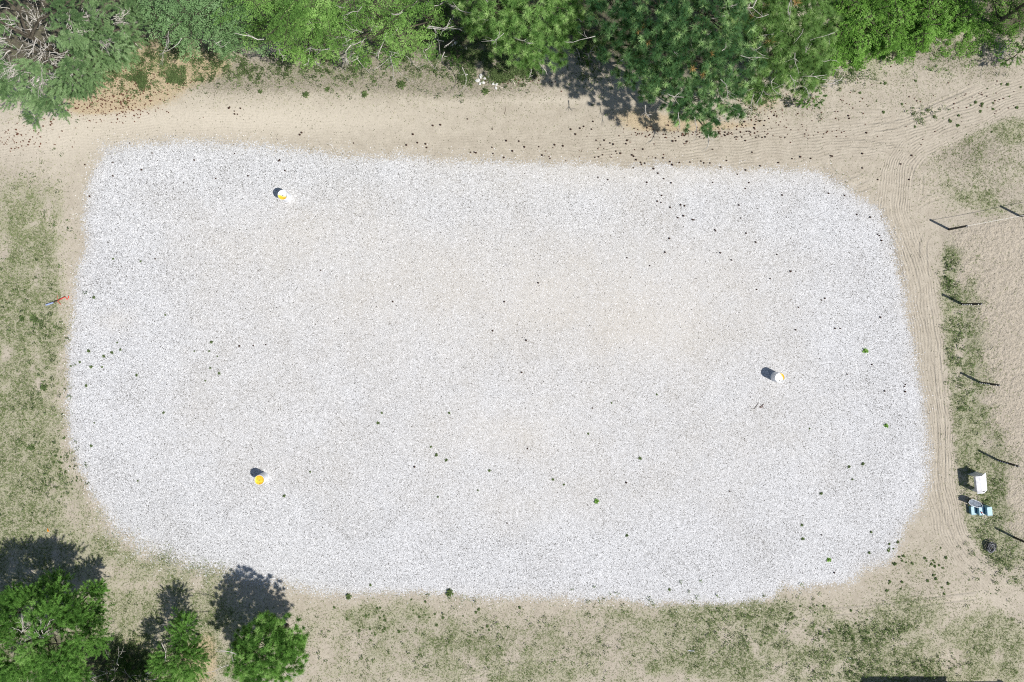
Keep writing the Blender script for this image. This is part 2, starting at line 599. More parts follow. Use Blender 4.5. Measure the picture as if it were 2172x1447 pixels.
    dspot = t.math('MULTIPLY', t.math('LESS_THAN', r1, dens), dotr)
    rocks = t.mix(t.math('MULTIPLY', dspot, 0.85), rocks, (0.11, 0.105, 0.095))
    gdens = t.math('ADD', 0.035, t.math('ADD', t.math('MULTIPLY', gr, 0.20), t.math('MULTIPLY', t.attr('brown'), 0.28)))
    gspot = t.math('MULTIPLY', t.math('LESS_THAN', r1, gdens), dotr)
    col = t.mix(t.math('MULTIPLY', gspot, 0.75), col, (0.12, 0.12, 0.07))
    col = t.mix(t.math('MULTIPLY', t.math('SUBTRACT', 1.0, t.step(r2, 0.0, 0.5)), 0.16), col, (0.20, 0.18, 0.13))
    dirt = t.math('ADD', t.attr('dirt'), t.math('ADD', t.math('MULTIPLY', t.math('SUBTRACT', n_lo, 0.5), 0.9), t.math('MULTIPLY', t.math('SUBTRACT', n_md, 0.5), 0.35)))
    rocks = t.mix(t.math('MULTIPLY', t.step(dirt, 0.0, 1.3), 0.7), rocks, (0.62, 0.575, 0.505))
    gfac = t.math('ADD', t.math('ADD', 0.5, gc), t.math('MULTIPLY', t.math('SUBTRACT', n_md, 0.5), 0.7))
    gfac = t.math('ADD', gfac, t.math('MULTIPLY', t.math('SUBTRACT', t.noise(11.0, 3, 0.75, pos), 0.5), 3.0))
    gfac = t.step(gfac, 0.42, 0.58)
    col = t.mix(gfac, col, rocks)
    # ---- relief
    warp = t.math('ADD', t.math('MULTIPLY', n_md, 0.16), t.math('MULTIPLY', t.noise(0.35, 2, 0.5, pos), 0.9))
    g1 = t.math('MULTIPLY', t.math('SINE', t.math('MULTIPLY', t.math('ADD', t.attr('gd1'), warp), 2 * math.pi / 0.175)), t.attr('gm1'))
    g2 = t.math('MULTIPLY', t.math('SINE', t.math('MULTIPLY', t.math('ADD', t.attr('gd2'), warp), 2 * math.pi / 0.165)), t.attr('gm2'))
    grooves = t.math('MULTIPLY', t.math('ADD', g1, g2), t.step(t.noise(1.3, 4, 0.75, pos), 0.33, 0.66))
    td = t.attr('td')
    ring = t.math('SINE', t.math('MULTIPLY', td, 2 * math.pi / 0.30))
    ringm = t.step(td, 0.42, 0.30)
    ring = t.math('MULTIPLY', ring, t.attr('tm'))
    ring = t.math('MULTIPLY', t.math('MULTIPLY', ring, ringm), t.math('ADD', 0.4, t.noise(6.0, 2, 0.5, pos)))
    nogr = t.math('SUBTRACT', 1.0, gfac)
    h = t.math('MULTIPLY', grooves, 0.015)
    h = t.math('ADD', h, t.math('MULTIPLY', ring, 0.026))
    h = t.math('MULTIPLY', h, nogr)
    rough_sand = t.math('ADD', 0.012, t.math('MULTIPLY', pd, 0.075))
    h = t.math('ADD', h, t.math('MULTIPLY', t.math('MULTIPLY', n_hi, rough_sand), 1.0))
    h = t.math('ADD', h, t.math('MULTIPLY', t.noise(3.5, 3, 0.6, pos), t.math('MULTIPLY', pd, 0.17)))
    h = t.math('ADD', h, t.math('MULTIPLY', n_vh, 0.022))
    h = t.math('ADD', h, t.math('MULTIPLY', t.math('MULTIPLY', gr, n_hi), 0.04))
    hg = t.math('SUBTRACT', t.math('MULTIPLY', n_sp, -0.022), t.math('MULTIPLY', fdist, 0.022))
    h = t.math('ADD', t.math('MULTIPLY', t.math('SUBTRACT', h, 0.02), nogr), t.math('MULTIPLY', t.math('ADD', hg, 0.02), gfac))
    nm = t.bump(h, 1.0, 1.0)
    return t.done(t.principled(col, 0.95, 0.1, nm))


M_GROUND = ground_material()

# ------------------------------------------------------------------ ground mesh
step = 0.2


def axis(a, b):
    core = np.arange(a, b + step / 2, step)
    o = []
    d = step; p = b
    while p < 900:
        d *= 1.35; p += d; o.append(p)
    hi = np.array(o)
    o = []
    d = step; p = a
    while p > -900:
        d *= 1.35; p -= d; o.append(p)
    lo = np.array(o[::-1])
    return np.concatenate([lo, core, hi])


ax = axis(-36, 36)
ay = axis(-26, 24)
X, Y = np.meshgrid(ax, ay, indexing='xy')
X = X.ravel(); Y = Y.ravel()
U, V = UV(X, Y)
far = (np.abs(X) > 45) | (np.abs(Y) > 35)
gsd, gcov = gravel_cov(X, Y, U, V)
g_, l_, b_, f_ = cover(U, V, X, Y)
d1, lat1 = seg_dist(X, Y, TOPTRACK)
d2, lat2 = seg_dist(X, Y, RIGHTTRACK)
gm1 = sst(1.35 - d1, 0, 0.45) * (0.35 + 0.65 * sst(U, 900, 1500))
gm2 = sst(1.15 - d2, 0, 0.3) * sst(V, 250, 330)
td = np.full(X.shape, 5.0)
tm = np.zeros(X.shape)
for L in LOOPS:
    dd, _ = seg_dist(X, Y, L)
    de = np.minimum(np.hypot(X - L[0][0], Y - L[0][1]), np.hypot(X - L[-1][0], Y - L[-1][1]))
    mm = dd < td
    tm = np.where(mm, sst(de, .35, 1.2) * rng.uniform(.45, 1.0), tm)
    td = np.where(mm, dd, td)
PADDOCK = pxpoly([(2010, 478), (2400, 420), (2500, 1500), (2200, 1330), (2130, 1130), (2095, 930), (2065, 780), (2035, 640), (2020, 560)])
dp, _ = seg_dist(X, Y, PADDOCK, True)
pdk = sst(np.where(inside(X, Y, PADDOCK), dp, -dp), -0.5, 0.7) * (1 - 0.85 * blobs(U, V, [(2160, 1260, 90, 80, 1.0)]).clip(0, 1))
pale = np.clip(blobs(U, V, [(400, 250, 400, 40, .8), (100, 290, 200, 40, .6), (120, 330, 100, 60, .4), (1160, 215, 100, 8, .7), (950, 220, 60, 8, .5), (700, 260, 300, 40, .4), (2090, 1275, 90, 30, .35), (130, 560, 25, 200, .3)]), 0, 1)
dirt = np.clip(.40 * sst(gsd, .8, 9.0) + .35 * sst(1.2 - gsd, 0, 1.2) + blobs(U, V, [(1350, 560, 380, 200, .42), (900, 560, 350, 200, .3), (1170, 640, 60, 40, .5), (240, 680, 60, 30, .5), (1300, 380, 500, 40, .4), (1080, 920, 160, 60, .35), (1120, 1080, 200, 60, .3), (1380, 700, 120, 60, .35), (600, 480, 250, 80, .35)]), 0, 1)
for q in (g_, b_, l_):
    q *= (1 - 0.85 * np.clip(gm1 + gm2, 0, 1))
fgr = far
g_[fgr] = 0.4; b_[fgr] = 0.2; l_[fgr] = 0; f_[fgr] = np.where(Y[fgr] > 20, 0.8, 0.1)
Z = (vnoise(X, Y, 0.16, 3) - 0.5) * 0.10 + (vnoise(X, Y, 0.7, 4) - 0.5) * 0.03 + (vnoise(X, Y, 2.1, 5) - 0.5) * 0.04 * pdk - 0.02
Z[far] *= 0.3
nx, ny = len(ax), len(ay)
idx = np.arange(nx * ny).reshape(ny, nx)
quads = np.stack([idx[:-1, :-1], idx[:-1, 1:], idx[1:, 1:], idx[1:, :-1]], -1).reshape(-1, 4)
fg = gsd[quads].mean(1) > 0.0
ft = (np.minimum(d1, d2 + 0.15)[quads].mean(1) < 1.45) & ~fg & ~far[quads].any(1)
fp = (pdk[quads].mean(1) > 0.5) & ~fg & ~ft & ~far[quads].any(1)
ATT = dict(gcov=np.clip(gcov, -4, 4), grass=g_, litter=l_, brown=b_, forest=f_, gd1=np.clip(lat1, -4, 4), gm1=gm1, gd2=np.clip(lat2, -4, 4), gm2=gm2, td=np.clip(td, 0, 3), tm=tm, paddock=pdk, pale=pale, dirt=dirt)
VV = np.stack([X, Y, Z], -1)


def sub(name, mask):
    q = quads[mask]
    used, inv = np.unique(q, return_inverse=True)
    q2 = inv.reshape(q.shape)
    me = np_mesh(name, VV[used], q2, M_GROUND, True, None, {k: a[used] for k, a in ATT.items()})
    o = ob(name, me)
    tag(o, kind='structure')
    return o


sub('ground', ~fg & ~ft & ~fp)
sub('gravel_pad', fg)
sub('sand_track', ft)
sub('paddock_sand', fp)


def gz(x, y):
    """height of the ground sheet"""
    x = np.asarray(x, float); y = np.asarray(y, float)
    return (vnoise(x, y, 0.16, 3) - 0.5) * 0.10 + (vnoise(x, y, 0.7, 4) - 0.5) * 0.03 - 0.02


# ------------------------------------------------------------------ materials
M_NEEDLE_SILVER = foliage_mat('needles_grey_green', (0.105, 0.189, 0.084), (0.242, 0.378, 0.173), (0.420, 0.567, 0.315), .4)
M_LEAF_BLUE = foliage_mat('leaves_blue_green', (0.102, 0.186, 0.084), (0.240, 0.390, 0.180), (0.396, 0.576, 0.312), .38)
M_LEAF_YELLOW = foliage_mat('leaves_yellow_green', (0.109, 0.218, 0.058), (0.256, 0.442, 0.122), (0.461, 0.666, 0.243), .38)
M_NEEDLE_LIGHT = foliage_mat('needles_light_green', (0.127, 0.253, 0.075), (0.299, 0.483, 0.161), (0.529, 0.713, 0.310), .4)
M_NEEDLE_DARK = foliage_mat('needles_dark_green', (0.032, 0.092, 0.043), (0.113, 0.232, 0.097), (0.486, 0.670, 0.313), .35)
M_NEEDLE_OLIVE = foliage_mat('needles_olive_green', (0.078, 0.157, 0.050), (0.213, 0.370, 0.118), (0.493, 0.650, 0.291), .38)
M_LEAF_BRIGHT = foliage_mat('leaves_bright_green', (0.091, 0.189, 0.039), (0.202, 0.390, 0.078), (0.377, 0.598, 0.182), .38)
M_NEEDLE_FRESH = foliage_mat('needles_fresh_green', (0.062, 0.151, 0.034), (0.185, 0.375, 0.084), (0.370, 0.571, 0.190), .38)
M_LEAF_DARK = foliage_mat('leaves_dark_green', (0.03, 0.07, 0.02), (0.07, 0.14, 0.035), (0.16, 0.28, 0.07))
M_TAN = foliage_mat('needles_dead_tan', (0.35, 0.22, 0.08), (0.55, 0.38, 0.16), (0.68, 0.50, 0.24), 0.1)
M_GRASS = foliage_mat('grass_blades', (0.112, 0.157, 0.062), (0.213, 0.280, 0.112), (0.504, 0.504, 0.325), 0.3)
M_WEED = foliage_mat('weed_leaves', (0.08, 0.115, 0.045), (0.135, 0.195, 0.075), (0.25, 0.33, 0.14), 0.3)
M_BARK = plain('bark_grey_brown', (0.10, 0.085, 0.065), 0.9, 0.1, 0.3, 5, bump=0.5)
M_DEAD = plain('bare_silver_branch', (0.50, 0.47, 0.43), 0.85, 0.1, 0.25, 8)
M_CONE = plain('pine_cone_brown', (0.075, 0.042, 0.03), 0.8, 0.2, 0.4, 30)
M_CONE_RED = plain('pine_cone_red_brown', (0.16, 0.075, 0.05), 0.8, 0.2, 0.4, 30)
M_BLACK = plain('black_post_paint', (0.014, 0.013, 0.016), 0.5, 0.4, 0.3, 10)
M_WHITE = plain('white_plastic', (0.80, 0.81, 0.84), 0.45, 0.4, 0.08, 5)
M_WHITE_DIRTY = plain('white_dirty_board', (0.74, 0.74, 0.76), 0.6, 0.3, 0.2, 4)
M_ROCK = plain('white_rock', (0.72, 0.71, 0.69), 0.9, 0.2, 0.15, 12, bump=0.4)
M_STICK = plain('weathered_wood', (0.62, 0.56, 0.47), 0.9, 0.1, 0.2, 10)
M_TWIG = plain('dark_twig', (0.09, 0.06, 0.05), 0.9, 0.1, 0.3, 10)
M_TEAL = plain('teal_plastic', (0.25, 0.46, 0.55), 0.45, 0.4, 0.12, 8)
M_TRAY = plain('grey_steel_tray', (0.19, 0.225, 0.27), 0.7, 0.2, 0.2, 9)
M_RED = plain('red_plastic', (0.85, 0.07, 0.05), 0.5, 0.4, 0.15, 10)
M_ORANGE = plain('orange_plastic', (0.85, 0.33, 0.02), 0.5, 0.4, 0.1, 10)
M_BLUE = plain('blue_grey_cloth', (0.33, 0.40, 0.62), 0.8, 0.2, 0.2, 20)
M_HOSE = plain('black_hose', (0.05, 0.05, 0.055), 0.4, 0.5, 0.3, 10)
M_WIRE = plain('galvanised_wire', (0.26, 0.27, 0.30), 0.5, 0.4, 0.3, 10)
M_ROPE = plain('white_rope', (0.78, 0.76, 0.70), 0.8, 0.2, 0.1, 20)
M_SHED = plain('shed_boards', (0.30, 0.20, 0.14), 0.8, 0.2, 0.2, 4)
M_ROOF = plain('shed_roof_metal', (0.20, 0.22, 0.24), 0.5, 0.4, 0.15, 3)


def barrel_top_mat(name, yellow_from, ang):
    """yellow paint, worn to white over part of the lid"""
    t = NT(name)
    pos = t.n('ShaderNodeTexCoord').outputs['Object']
    sep = t.n('ShaderNodeSeparateXYZ')
    t.l(pos, sep.inputs[0])
    a = t.math('ADD', t.math('MULTIPLY', sep.outputs[0], math.cos(ang)), t.math('MULTIPLY', sep.outputs[1], math.sin(ang)))
    nz = t.noise(7.0, 4, 0.6, pos)
    a = t.math('ADD', a, t.math('MULTIPLY', t.math('SUBTRACT', nz, 0.5), 0.28))
    yel = t.mix(t.step(nz, 0.35, 0.62), (0.86, 0.42, 0.03), (0.92, 0.68, 0.06))
    c = t.mix(t.step(a, yellow_from - 0.03, yellow_from + 0.06), (0.86, 0.855, 0.82), yel)
    return t.done(t.principled(c, 0.4, 0.4))


# ------------------------------------------------------------------ foliage generators
def unit(v):
    return v / np.maximum(np.linalg.norm(v, axis=-1, keepdims=True), 1e-9)


def needle_tufts(C, D, R, M, width=0.02, up=0.35):
    """C (N,3) tuft centres, D (N,3) outward directions, R (N) radii -> triangles"""
    N = len(C)
    d = rng.normal(size=(N, M, 3))
    d = unit(d)
    d = unit(d + D[:, None, :] * 0.55 + np.array([0, 0, up]))
    L = R[:, None, None] * rng.uniform(0.7, 1.1, (N, M, 1))
    base = C[:, None, :] + d * L * 0.08
    tip = C[:, None, :] + d * L
    tip[..., 2] -= (L[..., 0] ** 2) * 0.25
    s = unit(np.cross(d, unit(rng.normal(size=(N, M, 3))))) * width * 0.5
    v = np.stack([base - s, base + s, tip], 2).reshape(-1, 3)
    f = np.arange(len(v)).reshape(-1, 3)
    return v, f


def brush_tufts(C, D, Ln, M, nl=0.13, width=0.018):
    """needles along twigs starting at C, running along D for length Ln"""
    N = len(C)
    t = rng.uniform(0, 1, (N, M, 1))
    p = C[:, None, :] + D[:, None, :] * t * Ln[:, None, None]
    r = unit(rng.normal(size=(N, M, 3)))
    d = unit(D[:, None, :] * 0.8 + r)
    tip = p + d * nl * rng.uniform(0.7, 1.2, (N, M, 1))
    s = unit(np.cross(d, unit(rng.normal(size=(N, M, 3))))) * width * 0.5
    v = np.stack([p - s, p + s, tip], 2).reshape(-1, 3)
    f = np.arange(len(v)).reshape(-1, 3)
    return v, f


def leaf_fans(C, D, R, M, leaf=0.085, spread=1.1, droop=0.3, tilt=0.38):
    """flat drooping fans of leaves"""
    N = len(C)
    Dh = D.copy(); Dh[:, 2] *= 0.25
    Dh = unit(Dh)
    S = unit(np.cross(Dh, np.array([0, 0, 1.0])))
    ph = rng.normal(0, spread * 0.5, (N, M, 1))
    t = np.sqrt(rng.uniform(0.02, 1, (N, M, 1)))
    o = Dh[:, None, :] * np.cos(ph) + S[:, None, :] * np.sin(ph)
    rr = R[:, None, None] * t * (1 - 0.25 * np.abs(np.sin(ph * 3.1)))
    p = C[:, None, :] + o * rr
    p[..., 2] += -droop * (rr[..., 0] ** 2) / np.maximum(R[:, None], .2) + rng.normal(0, 0.03, (N, M))
    ld = unit(o + rng.normal(0, 0.45, (N, M, 3)))
    nrm = unit(np.array([0, 0, 1.0]) + rng.normal(0, tilt, (N, M, 3)))
    w = unit(np.cross(nrm, ld))
    sz = leaf * rng.uniform(0.6, 1.2, (N, M, 1))
    v = np.stack([p, p + ld * sz * .5 + w * sz * .33, p + ld * sz, p + ld * sz * .5 - w * sz * .33], 2).reshape(-1, 3)
    f = np.arange(len(v)).reshape(-1, 4)
    return v, f


def make_tree(name, label, cat, lobes, kind, mat, group=None, dens=1.0, holes=(), bare=0, bark=None, tan=0, R=None, twigs=0.15, leader=True, trunk_r=0.14, base_uv=None, leaf=0.075, big=None, sub_r=(0.35, 0.62)):
    bark = bark or M_BARK
    L = []
    for lb in lobes:
        u, v, z, r = lb[:4]
        p = P(u, v, z)
        L.append((p, r))
    wts = np.array([r ** 2 for _, r in L])
    ctr = sum(p * w for (p, _), w in zip(L, wts)) / wts.sum()
    if base_uv: b = P(*base_uv)
    else: b = np.array([ctr[0], ctr[1], 0])
    b[2] = float(gz(b[0], b[1])) - 0.05
    root = empty(name, b, label, cat, group)
    top = max(p[2] + r * 0.35 for p, r in L)
    # trunk and limbs
    tb = MB()
    lean = np.array([rng.normal(0, 0.15), rng.normal(0, 0.15), 0])
    tpts = [np.array([0, 0, 0.0]) + lean * k * 1.0 + np.array([0, 0, top * 0.92 * k]) + rng.normal(0, 0.04, 3) * k for k in np.linspace(0, 1, 7)]
    tb.tube(tpts, [trunk_r * 1.25] + [trunk_r * (1 - 0.85 * k) for k in np.linspace(0.1, 1, 6)], 8)
    holep = [(P(hu, hv, hz), hr) for hu, hv, hz, hr in holes]
    C = []; D = []; clumpt = []
    for p, r in L:
        q = p - b
        h0 = max(0.3, q[2] - 0.25 * math.hypot(q[0], q[1]) - 0.3)
        start = lean * min(1, h0 / top) + np.array([0, 0, min(h0, top * 0.85)])
        mid = (start + q) / 2 + np.array([0, 0, 0.12 * np.linalg.norm(q - start)]) + rng.normal(0, 0.08, 3)
        tb.tube([start, start * .6 + mid * .4, mid, mid * .4 + q * .6, q], [trunk_r * .5, trunk_r * .42, trunk_r * .33, trunk_r * .22, 0.015], 5)
        if kind == 'pompom':
            nt = int(dens * 24 * r * r) + 6
            dd = unit(rng.normal(size=(nt, 3)))
            dd[:, 2] = np.where(dd[:, 2] < -0.3, -dd[:, 2], dd[:, 2])
            pp = q + dd * np.array([r, r, r * .6]) * rng.uniform(.3, 1.05, (nt, 1)) ** .7
            pp += rng.normal(0, .05, pp.shape)
            C.append(pp)
            oo = pp - np.array([start[0], start[1], pp[:, 2].mean() - 1.0])
            D.append(unit(unit(oo) * .8 + dd * .6))
            clumpt.append(rng.beta(.9, 1.6, nt) * 1.15)
            for k_ in range(0, nt, max(1, int(1 / max(twigs, .05)))):
                m_ = q * .5 + pp[k_] * .5 + rng.normal(0, .08, 3)
                tb.tube([q * .9 + mid * .1, m_, pp[k_]], [0.022, 0.015, 0.006], 3)
            continue
        if kind == 'leafy':
            out0 = q - start; out0[2] = 0
            az0 = math.atan2(out0[1], out0[0]) if np.hypot(*out0[:2]) > .2 else rng.uniform(0, 6.28)
            nb = max(3, int((3 + 3.0 * r) * dens))
            for k_ in range(nb):
                az = az0 + rng.normal(0, .75)
                ln = r * rng.uniform(.75, 1.15)
                org = q + np.array([rng.normal(0, r * .38), rng.normal(0, r * .38), r * rng.uniform(-.75, .6)])
                ox = np.array([math.cos(az), math.sin(az), rng.uniform(-.25, .1)])
                px_ = np.array([-math.sin(az), math.cos(az), 0])
                org = org - ox * ln * .45
                tt = rng.random() * .7
                tb.tube([q * .7 + org * .3, org, org + ox * ln * .5, org + ox * ln], [.022, .018, .012, .004], 3)
                ns = max(4, int(ln / .17))
                for s_ in np.linspace(.05, 1, ns):
                    bp = org + ox * ln * s_ + np.array([0, 0, -.12 * ln * s_ * s_])
                    for sgn in (-1, 1):
                        if rng.random() < .12: continue
                        sl = ln * .5 * (1 - .62 * s_) * rng.uniform(.7, 1.15)
                        sd_ = unit(px_ * sgn + ox * .75 + rng.normal(0, .12, 3) * [1, 1, .5])
                        nf = max(1, int(sl / .24))
                        for j_ in range(nf):
                            C.append((bp + sd_ * sl * (j_ + .2) / nf + rng.normal(0, .03, 3))[None])
                            D.append(sd_[None])
                            clumpt.append(np.array([tt + rng.uniform(-.12, .25)]))
            continue
        # sub-clumps on the shell of the lobe
        K = max(5, int(9 * r * r / (0.25 + 0.55 * r) * 1.3))
        for _ in range(K):
            d = unit(rng.normal(size=3))
            if d[2] < -0.35: d[2] *= -1
            cr = rng.uniform(*sub_r) * min(1.0, 0.5 + r * 0.5)
            cc = q + d * np.array([r, r, r * 0.55]) * rng.uniform(0.55, 1.0)
            cc[2] = max(cc[2], 0.25)
            if rng.random() < twigs:
                m = (q + cc) / 2 + rng.normal(0, 0.08, 3)
                tb.tube([q * .9 + mid * .1, m, cc], [0.028, 0.018, 0.006], 3)
            out = cc.copy(); out[2] = 0
            out = unit(out) if np.linalg.norm(out) > 0.1 else unit(rng.normal(size=3))
            out = unit(out * .6 + d * .5 + rng.normal(0, 0.35, 3))
            nt = max(2, int(dens * 15 * cr ** 2 * (4.0 if kind != 'leafy' else 3.2)))
            tt = rng.random() * 0.75
            oo = unit(rng.normal(size=(nt, 3)))
            oo[:, 2] = np.abs(oo[:, 2]) * 0.8
            pp = cc + oo * np.array([cr, cr, cr * 0.55]) * rng.uniform(0.3, 1.0, (nt, 1))
            C.append(pp)
            D.append(unit(out[None, :] * .8 + oo * .7))
            clumpt.append(tt + rng.uniform(-0.1, 0.25, nt))
    C = np.concatenate(C); D = np.concatenate(D); T = np.concatenate(clumpt)
    keep = np.ones(len(C), bool)
    for hp, hr in holep:
        dd = np.hypot(C[:, 0] + b[0] - hp[0], C[:, 1] + b[1] - hp[1])
        keep &= ~((dd < hr) & (rng.random(len(C)) < 0.9))
    keep &= (C[:, 2] > 0.12)
    C, D, T = C[keep], D[keep], T[keep]
    parts = []
    N = len(C)
    tan_sel = np.zeros(N, bool)
    if tan:
        hi = np.argsort(-C[:, 2] + rng.normal(0, 1.0, N))[:N // 2]
        tan_sel[rng.choice(hi, min(tan, len(hi)), replace=False)] = True
    G = ~tan_sel
    if kind == 'pompom':
        Rr = rng.uniform(*(R or (0.2, 0.30)), N)
        M = 95
        v, f = needle_tufts(C[G], D[G], Rr[G], M, 0.024)
    elif kind == 'brush':
        Rr = rng.uniform(*(R or (0.22, 0.42)), N)
        M = 70
        v, f = brush_tufts(C[G], D[G], Rr[G], M)
    else:
        Rr = rng.uniform(*(R or (0.24, 0.36)), N)
        M = 20
        v, f = leaf_fans(C[G], D[G], Rr[G], M, leaf)
    tint = np.repeat(T[G], M) + rng.uniform(-0.12, 0.12, M * G.sum())
    me = np_mesh('crown', v, f, mat, False, {'tint': tint})
    ob('crown', me, root)
    if tan:
        v, f = needle_tufts(C[tan_sel], D[tan_sel], Rr[tan_sel] * 1.0, 70, 0.024)
        me = np_mesh('dead_needles', v, f, M_TAN, False, {'tint': np.full(len(f), .5) + rng.uniform(-.4, .4, len(f))})
        o = ob('dead_needles', me, root)
        o['label'] = 'dry tan needle tufts'
    tb.build('trunk', bark, root)
    # bare silvery branches
    if bare:
        rest = MB()
        for k in range(bare):
            bb = MB() if k < 90 else rest
            if holep:
                hp, hr = holep[k % len(holep)]
                q = hp - b + np.array([rng.normal(0, hr * .5), rng.normal(0, hr * .5), rng.uniform(-0.4, 0.6)])
                ln = rng.uniform(0.4, 1.1)
            else:
                pp, rr = L[rng.integers(len(L))]
                q = pp - b + np.array([rng.normal(0, rr * .5), rng.normal(0, rr * .5), rr * rng.uniform(0.3, 0.75)])
                ln = rng.uniform(0.5, 1.6)
            hd = unit(np.array([q[0], q[1], 0]) + rng.normal(0, 0.9, 3) * [1, 1, 0])
            dirv = unit(hd + np.array([0, 0, rng.uniform(-0.1, 0.3)]))
            pts = [q]
            dv = dirv
            for s_ in range(4):
                dv = unit(dv + rng.normal(0, 0.3, 3) * [1, 1, .5])
                pts.append(pts[-1] + dv * ln / 4)
            r0 = rng.uniform(0.010, 0.020) if k % 6 else .028
            bb.tube(pts, [r0 * 1.3, r0, r0 * .8, r0 * .6, r0 * .3], 4)
            for s_ in range(3):
                i = rng.integers(1, 4)
                dv2 = unit(dv + rng.normal(0, 0.8, 3) * [1, 1, .4])
                e = pts[i] + dv2 * ln * rng.uniform(.25, .5)
                bb.tube([pts[i], (pts[i] + e) / 2 + rng.normal(0, .03, 3), e], [r0 * .6, r0 * .5, r0 * .25], 3)
            if k < 90: bb.build('bare_branch', M_DEAD, root)
        if rest.v:
            o = rest.build('bare_twigs', M_DEAD, root); o['kind'] = 'stuff'
    return root


# ------------------------------------------------------------------ trees
make_tree('pine_tree', 'large grey green pine full of silvery bare twigs, at the upper left corner', 'tree',
          [(-40, 20, 6.5, 2.2), (40, 20, 6.5, 2.1), (130, 20, 7, 2.2), (220, 30, 6, 2.0), (285, 50, 4.6, 1.3), (60, 110, 5, 2.0), (150, 110, 4.8, 2.0), (215, 110, 4, 1.4), (-10, 150, 4.5, 1.8), (30, 185, 3.5, 1.1),
           (100, 190, 3.2, 1.4), (90, 222, 2.8, .75), (122, 222, 2.8, .75), (165, 175, 3, .9), (77, 250, 2.4, .28), (-20, 180, 3.5, 1.2), (200, 175, 3.0, .6), (250, 100, 3.8, 1.0)],
          'brush', M_NEEDLE_SILVER, dens=1.0, holes=[(72, 62, 6.0, 1.5), (8, 95, 6.0, .7), (72, 62, 6.0, 1.5), (100, 110, 5.5, .5), (190, 40, 6.0, .3), (150, 75, 6.0, .3), (215, 90, 5.0, .3), (150, 130, 4.5, .3), (85, 165, 4.5, .25), (40, 150, 5.0, .3), (250, 50, 5.0, .25)], bare=260, trunk_r=0.2)
make_tree('leafy_tree', 'blue green leafy tree with layered fan shaped boughs, right of the grey pine', 'tree',
          [(345, 15, 6, 1.4), (420, 10, 6.5, 2), (500, 0, 6, 1.6), (385, 60, 4.8, 1.2), (450, 65, 4.4, 1.3), (505, 75, 4.0, .9), (470, 95, 3.4, .6), (390, 95, 3.6, .5), (540, 90, 3.2, .6), (330, 40, 5, .8)],
          'leafy', M_LEAF_BLUE, 'leafy trees along the top edge', dens=1.7, bare=8)
make_tree('leafy_tree', 'dense yellow green leafy tree, brightest of the row, left of the tree with white branches', 'tree',
          [(570, 15, 7, 1.8), (650, 10, 7.5, 2.0), (600, 70, 5.2, 1.3), (675, 60, 5.8, 1.5), (640, 100, 4.2, .8), (690, 95, 4.6, .9), (540, 60, 4.8, 1.0), (715, 40, 5.4, 1.0), (655, 118, 3.8, .4)],
          'leafy', M_LEAF_YELLOW, 'leafy trees along the top edge', dens=1.7, bare=6)
make_tree('leafy_tree', 'thin crowned yellow green tree with long bare white branches showing through', 'tree',
          [(770, 15, 6.5, 1.7), (860, 20, 6.5, 1.7), (800, 80, 4.8, 1.4), (740, 85, 4.8, 1.1), (875, 80, 4.8, 1.2), (915, 45, 5, 0.9), (905, 110, 3.6, .55), (830, 120, 3.6, .6), (770, 118, 3.4, .5)],
          'leafy', M_LEAF_YELLOW, 'leafy trees along the top edge', dens=1.25, bare=44, R=(0.22, 0.36), leaf=0.072)
make_tree('pine_tree', 'light green pine with round needle tufts at the middle of the top edge', 'tree',
          [(1000, 15, 6, 1.1), (1060, 10, 7, 1.8), (1140, 20, 7, 1.9), (1205, 15, 6.5, 1.3), (1100, 85, 5.5, 1.6), (1030, 60, 5, 1.1), (1165, 90, 5, 1.2), (1130, 135, 4, .7), (1205, 75, 5, .8), (1180, 125, 4.2, .5)],
          'pompom', M_NEEDLE_LIGHT, dens=2.0, bare=10, R=(0.22, 0.36))
make_tree('pine_tree', 'tall dark green pine with round tufts, some dried tan, reaching furthest over the track', 'tree',
          [(1300, 20, 8, 1.7), (1400, 20, 9, 2.3), (1500, 30, 9, 2.3), (1310, 95, 6.8, 1.2), (1390, 110, 7.5, 2), (1470, 120, 7, 2), (1350, 150, 5.8, 1.1), (1410, 190, 5.2, 1.3), (1470, 215, 4.8, 1.4), (1530, 200, 4.4, 1.2),
           (1560, 130, 5.5, 1.6), (1500, 255, 4.0, .75), (1440, 235, 4.4, .7), (1502, 280, 3.4, .28), (1560, 240, 3.8, .5)],
          'pompom', M_NEEDLE_DARK, dens=1.7, bare=24, tan=11, R=(0.22, 0.38), trunk_r=0.22)
make_tree('pine_tree', 'lower olive green pine with loose boughs, right of the dark pine', 'tree',
          [(1600, 20, 6, 1.8), (1690, 20, 5, 1.8), (1630, 90, 4.8, 1.7), (1700, 100, 4, 1.5), (1640, 160, 3.6, 1.2), (1700, 165, 3, 1.0), (1735, 145, 2.6, .8), (1600, 190, 3.4, .8), (1740, 60, 3.6, 1.1), (1730, 180, 2.2, .5)],
          'pompom', M_NEEDLE_OLIVE, dens=2.2, bare=34, tan=8, R=(0.24, 0.42))
make_tree('broadleaf_tree', 'dark green leafy tree in the top right corner casting a ragged shadow', 'tree',
          [(2255, 70, 3.6, 1.3), (2215, 10, 4, 1.3), (2190, -50, 5, 1.8), (2150, 5, 2.0, 1.0), (2105, 0, 1.2, .8), (2165, 45, 1.6, .8), (2120, 35, .9, .5)], 'leafy', M_LEAF_DARK, dens=1.0, trunk_r=.12)
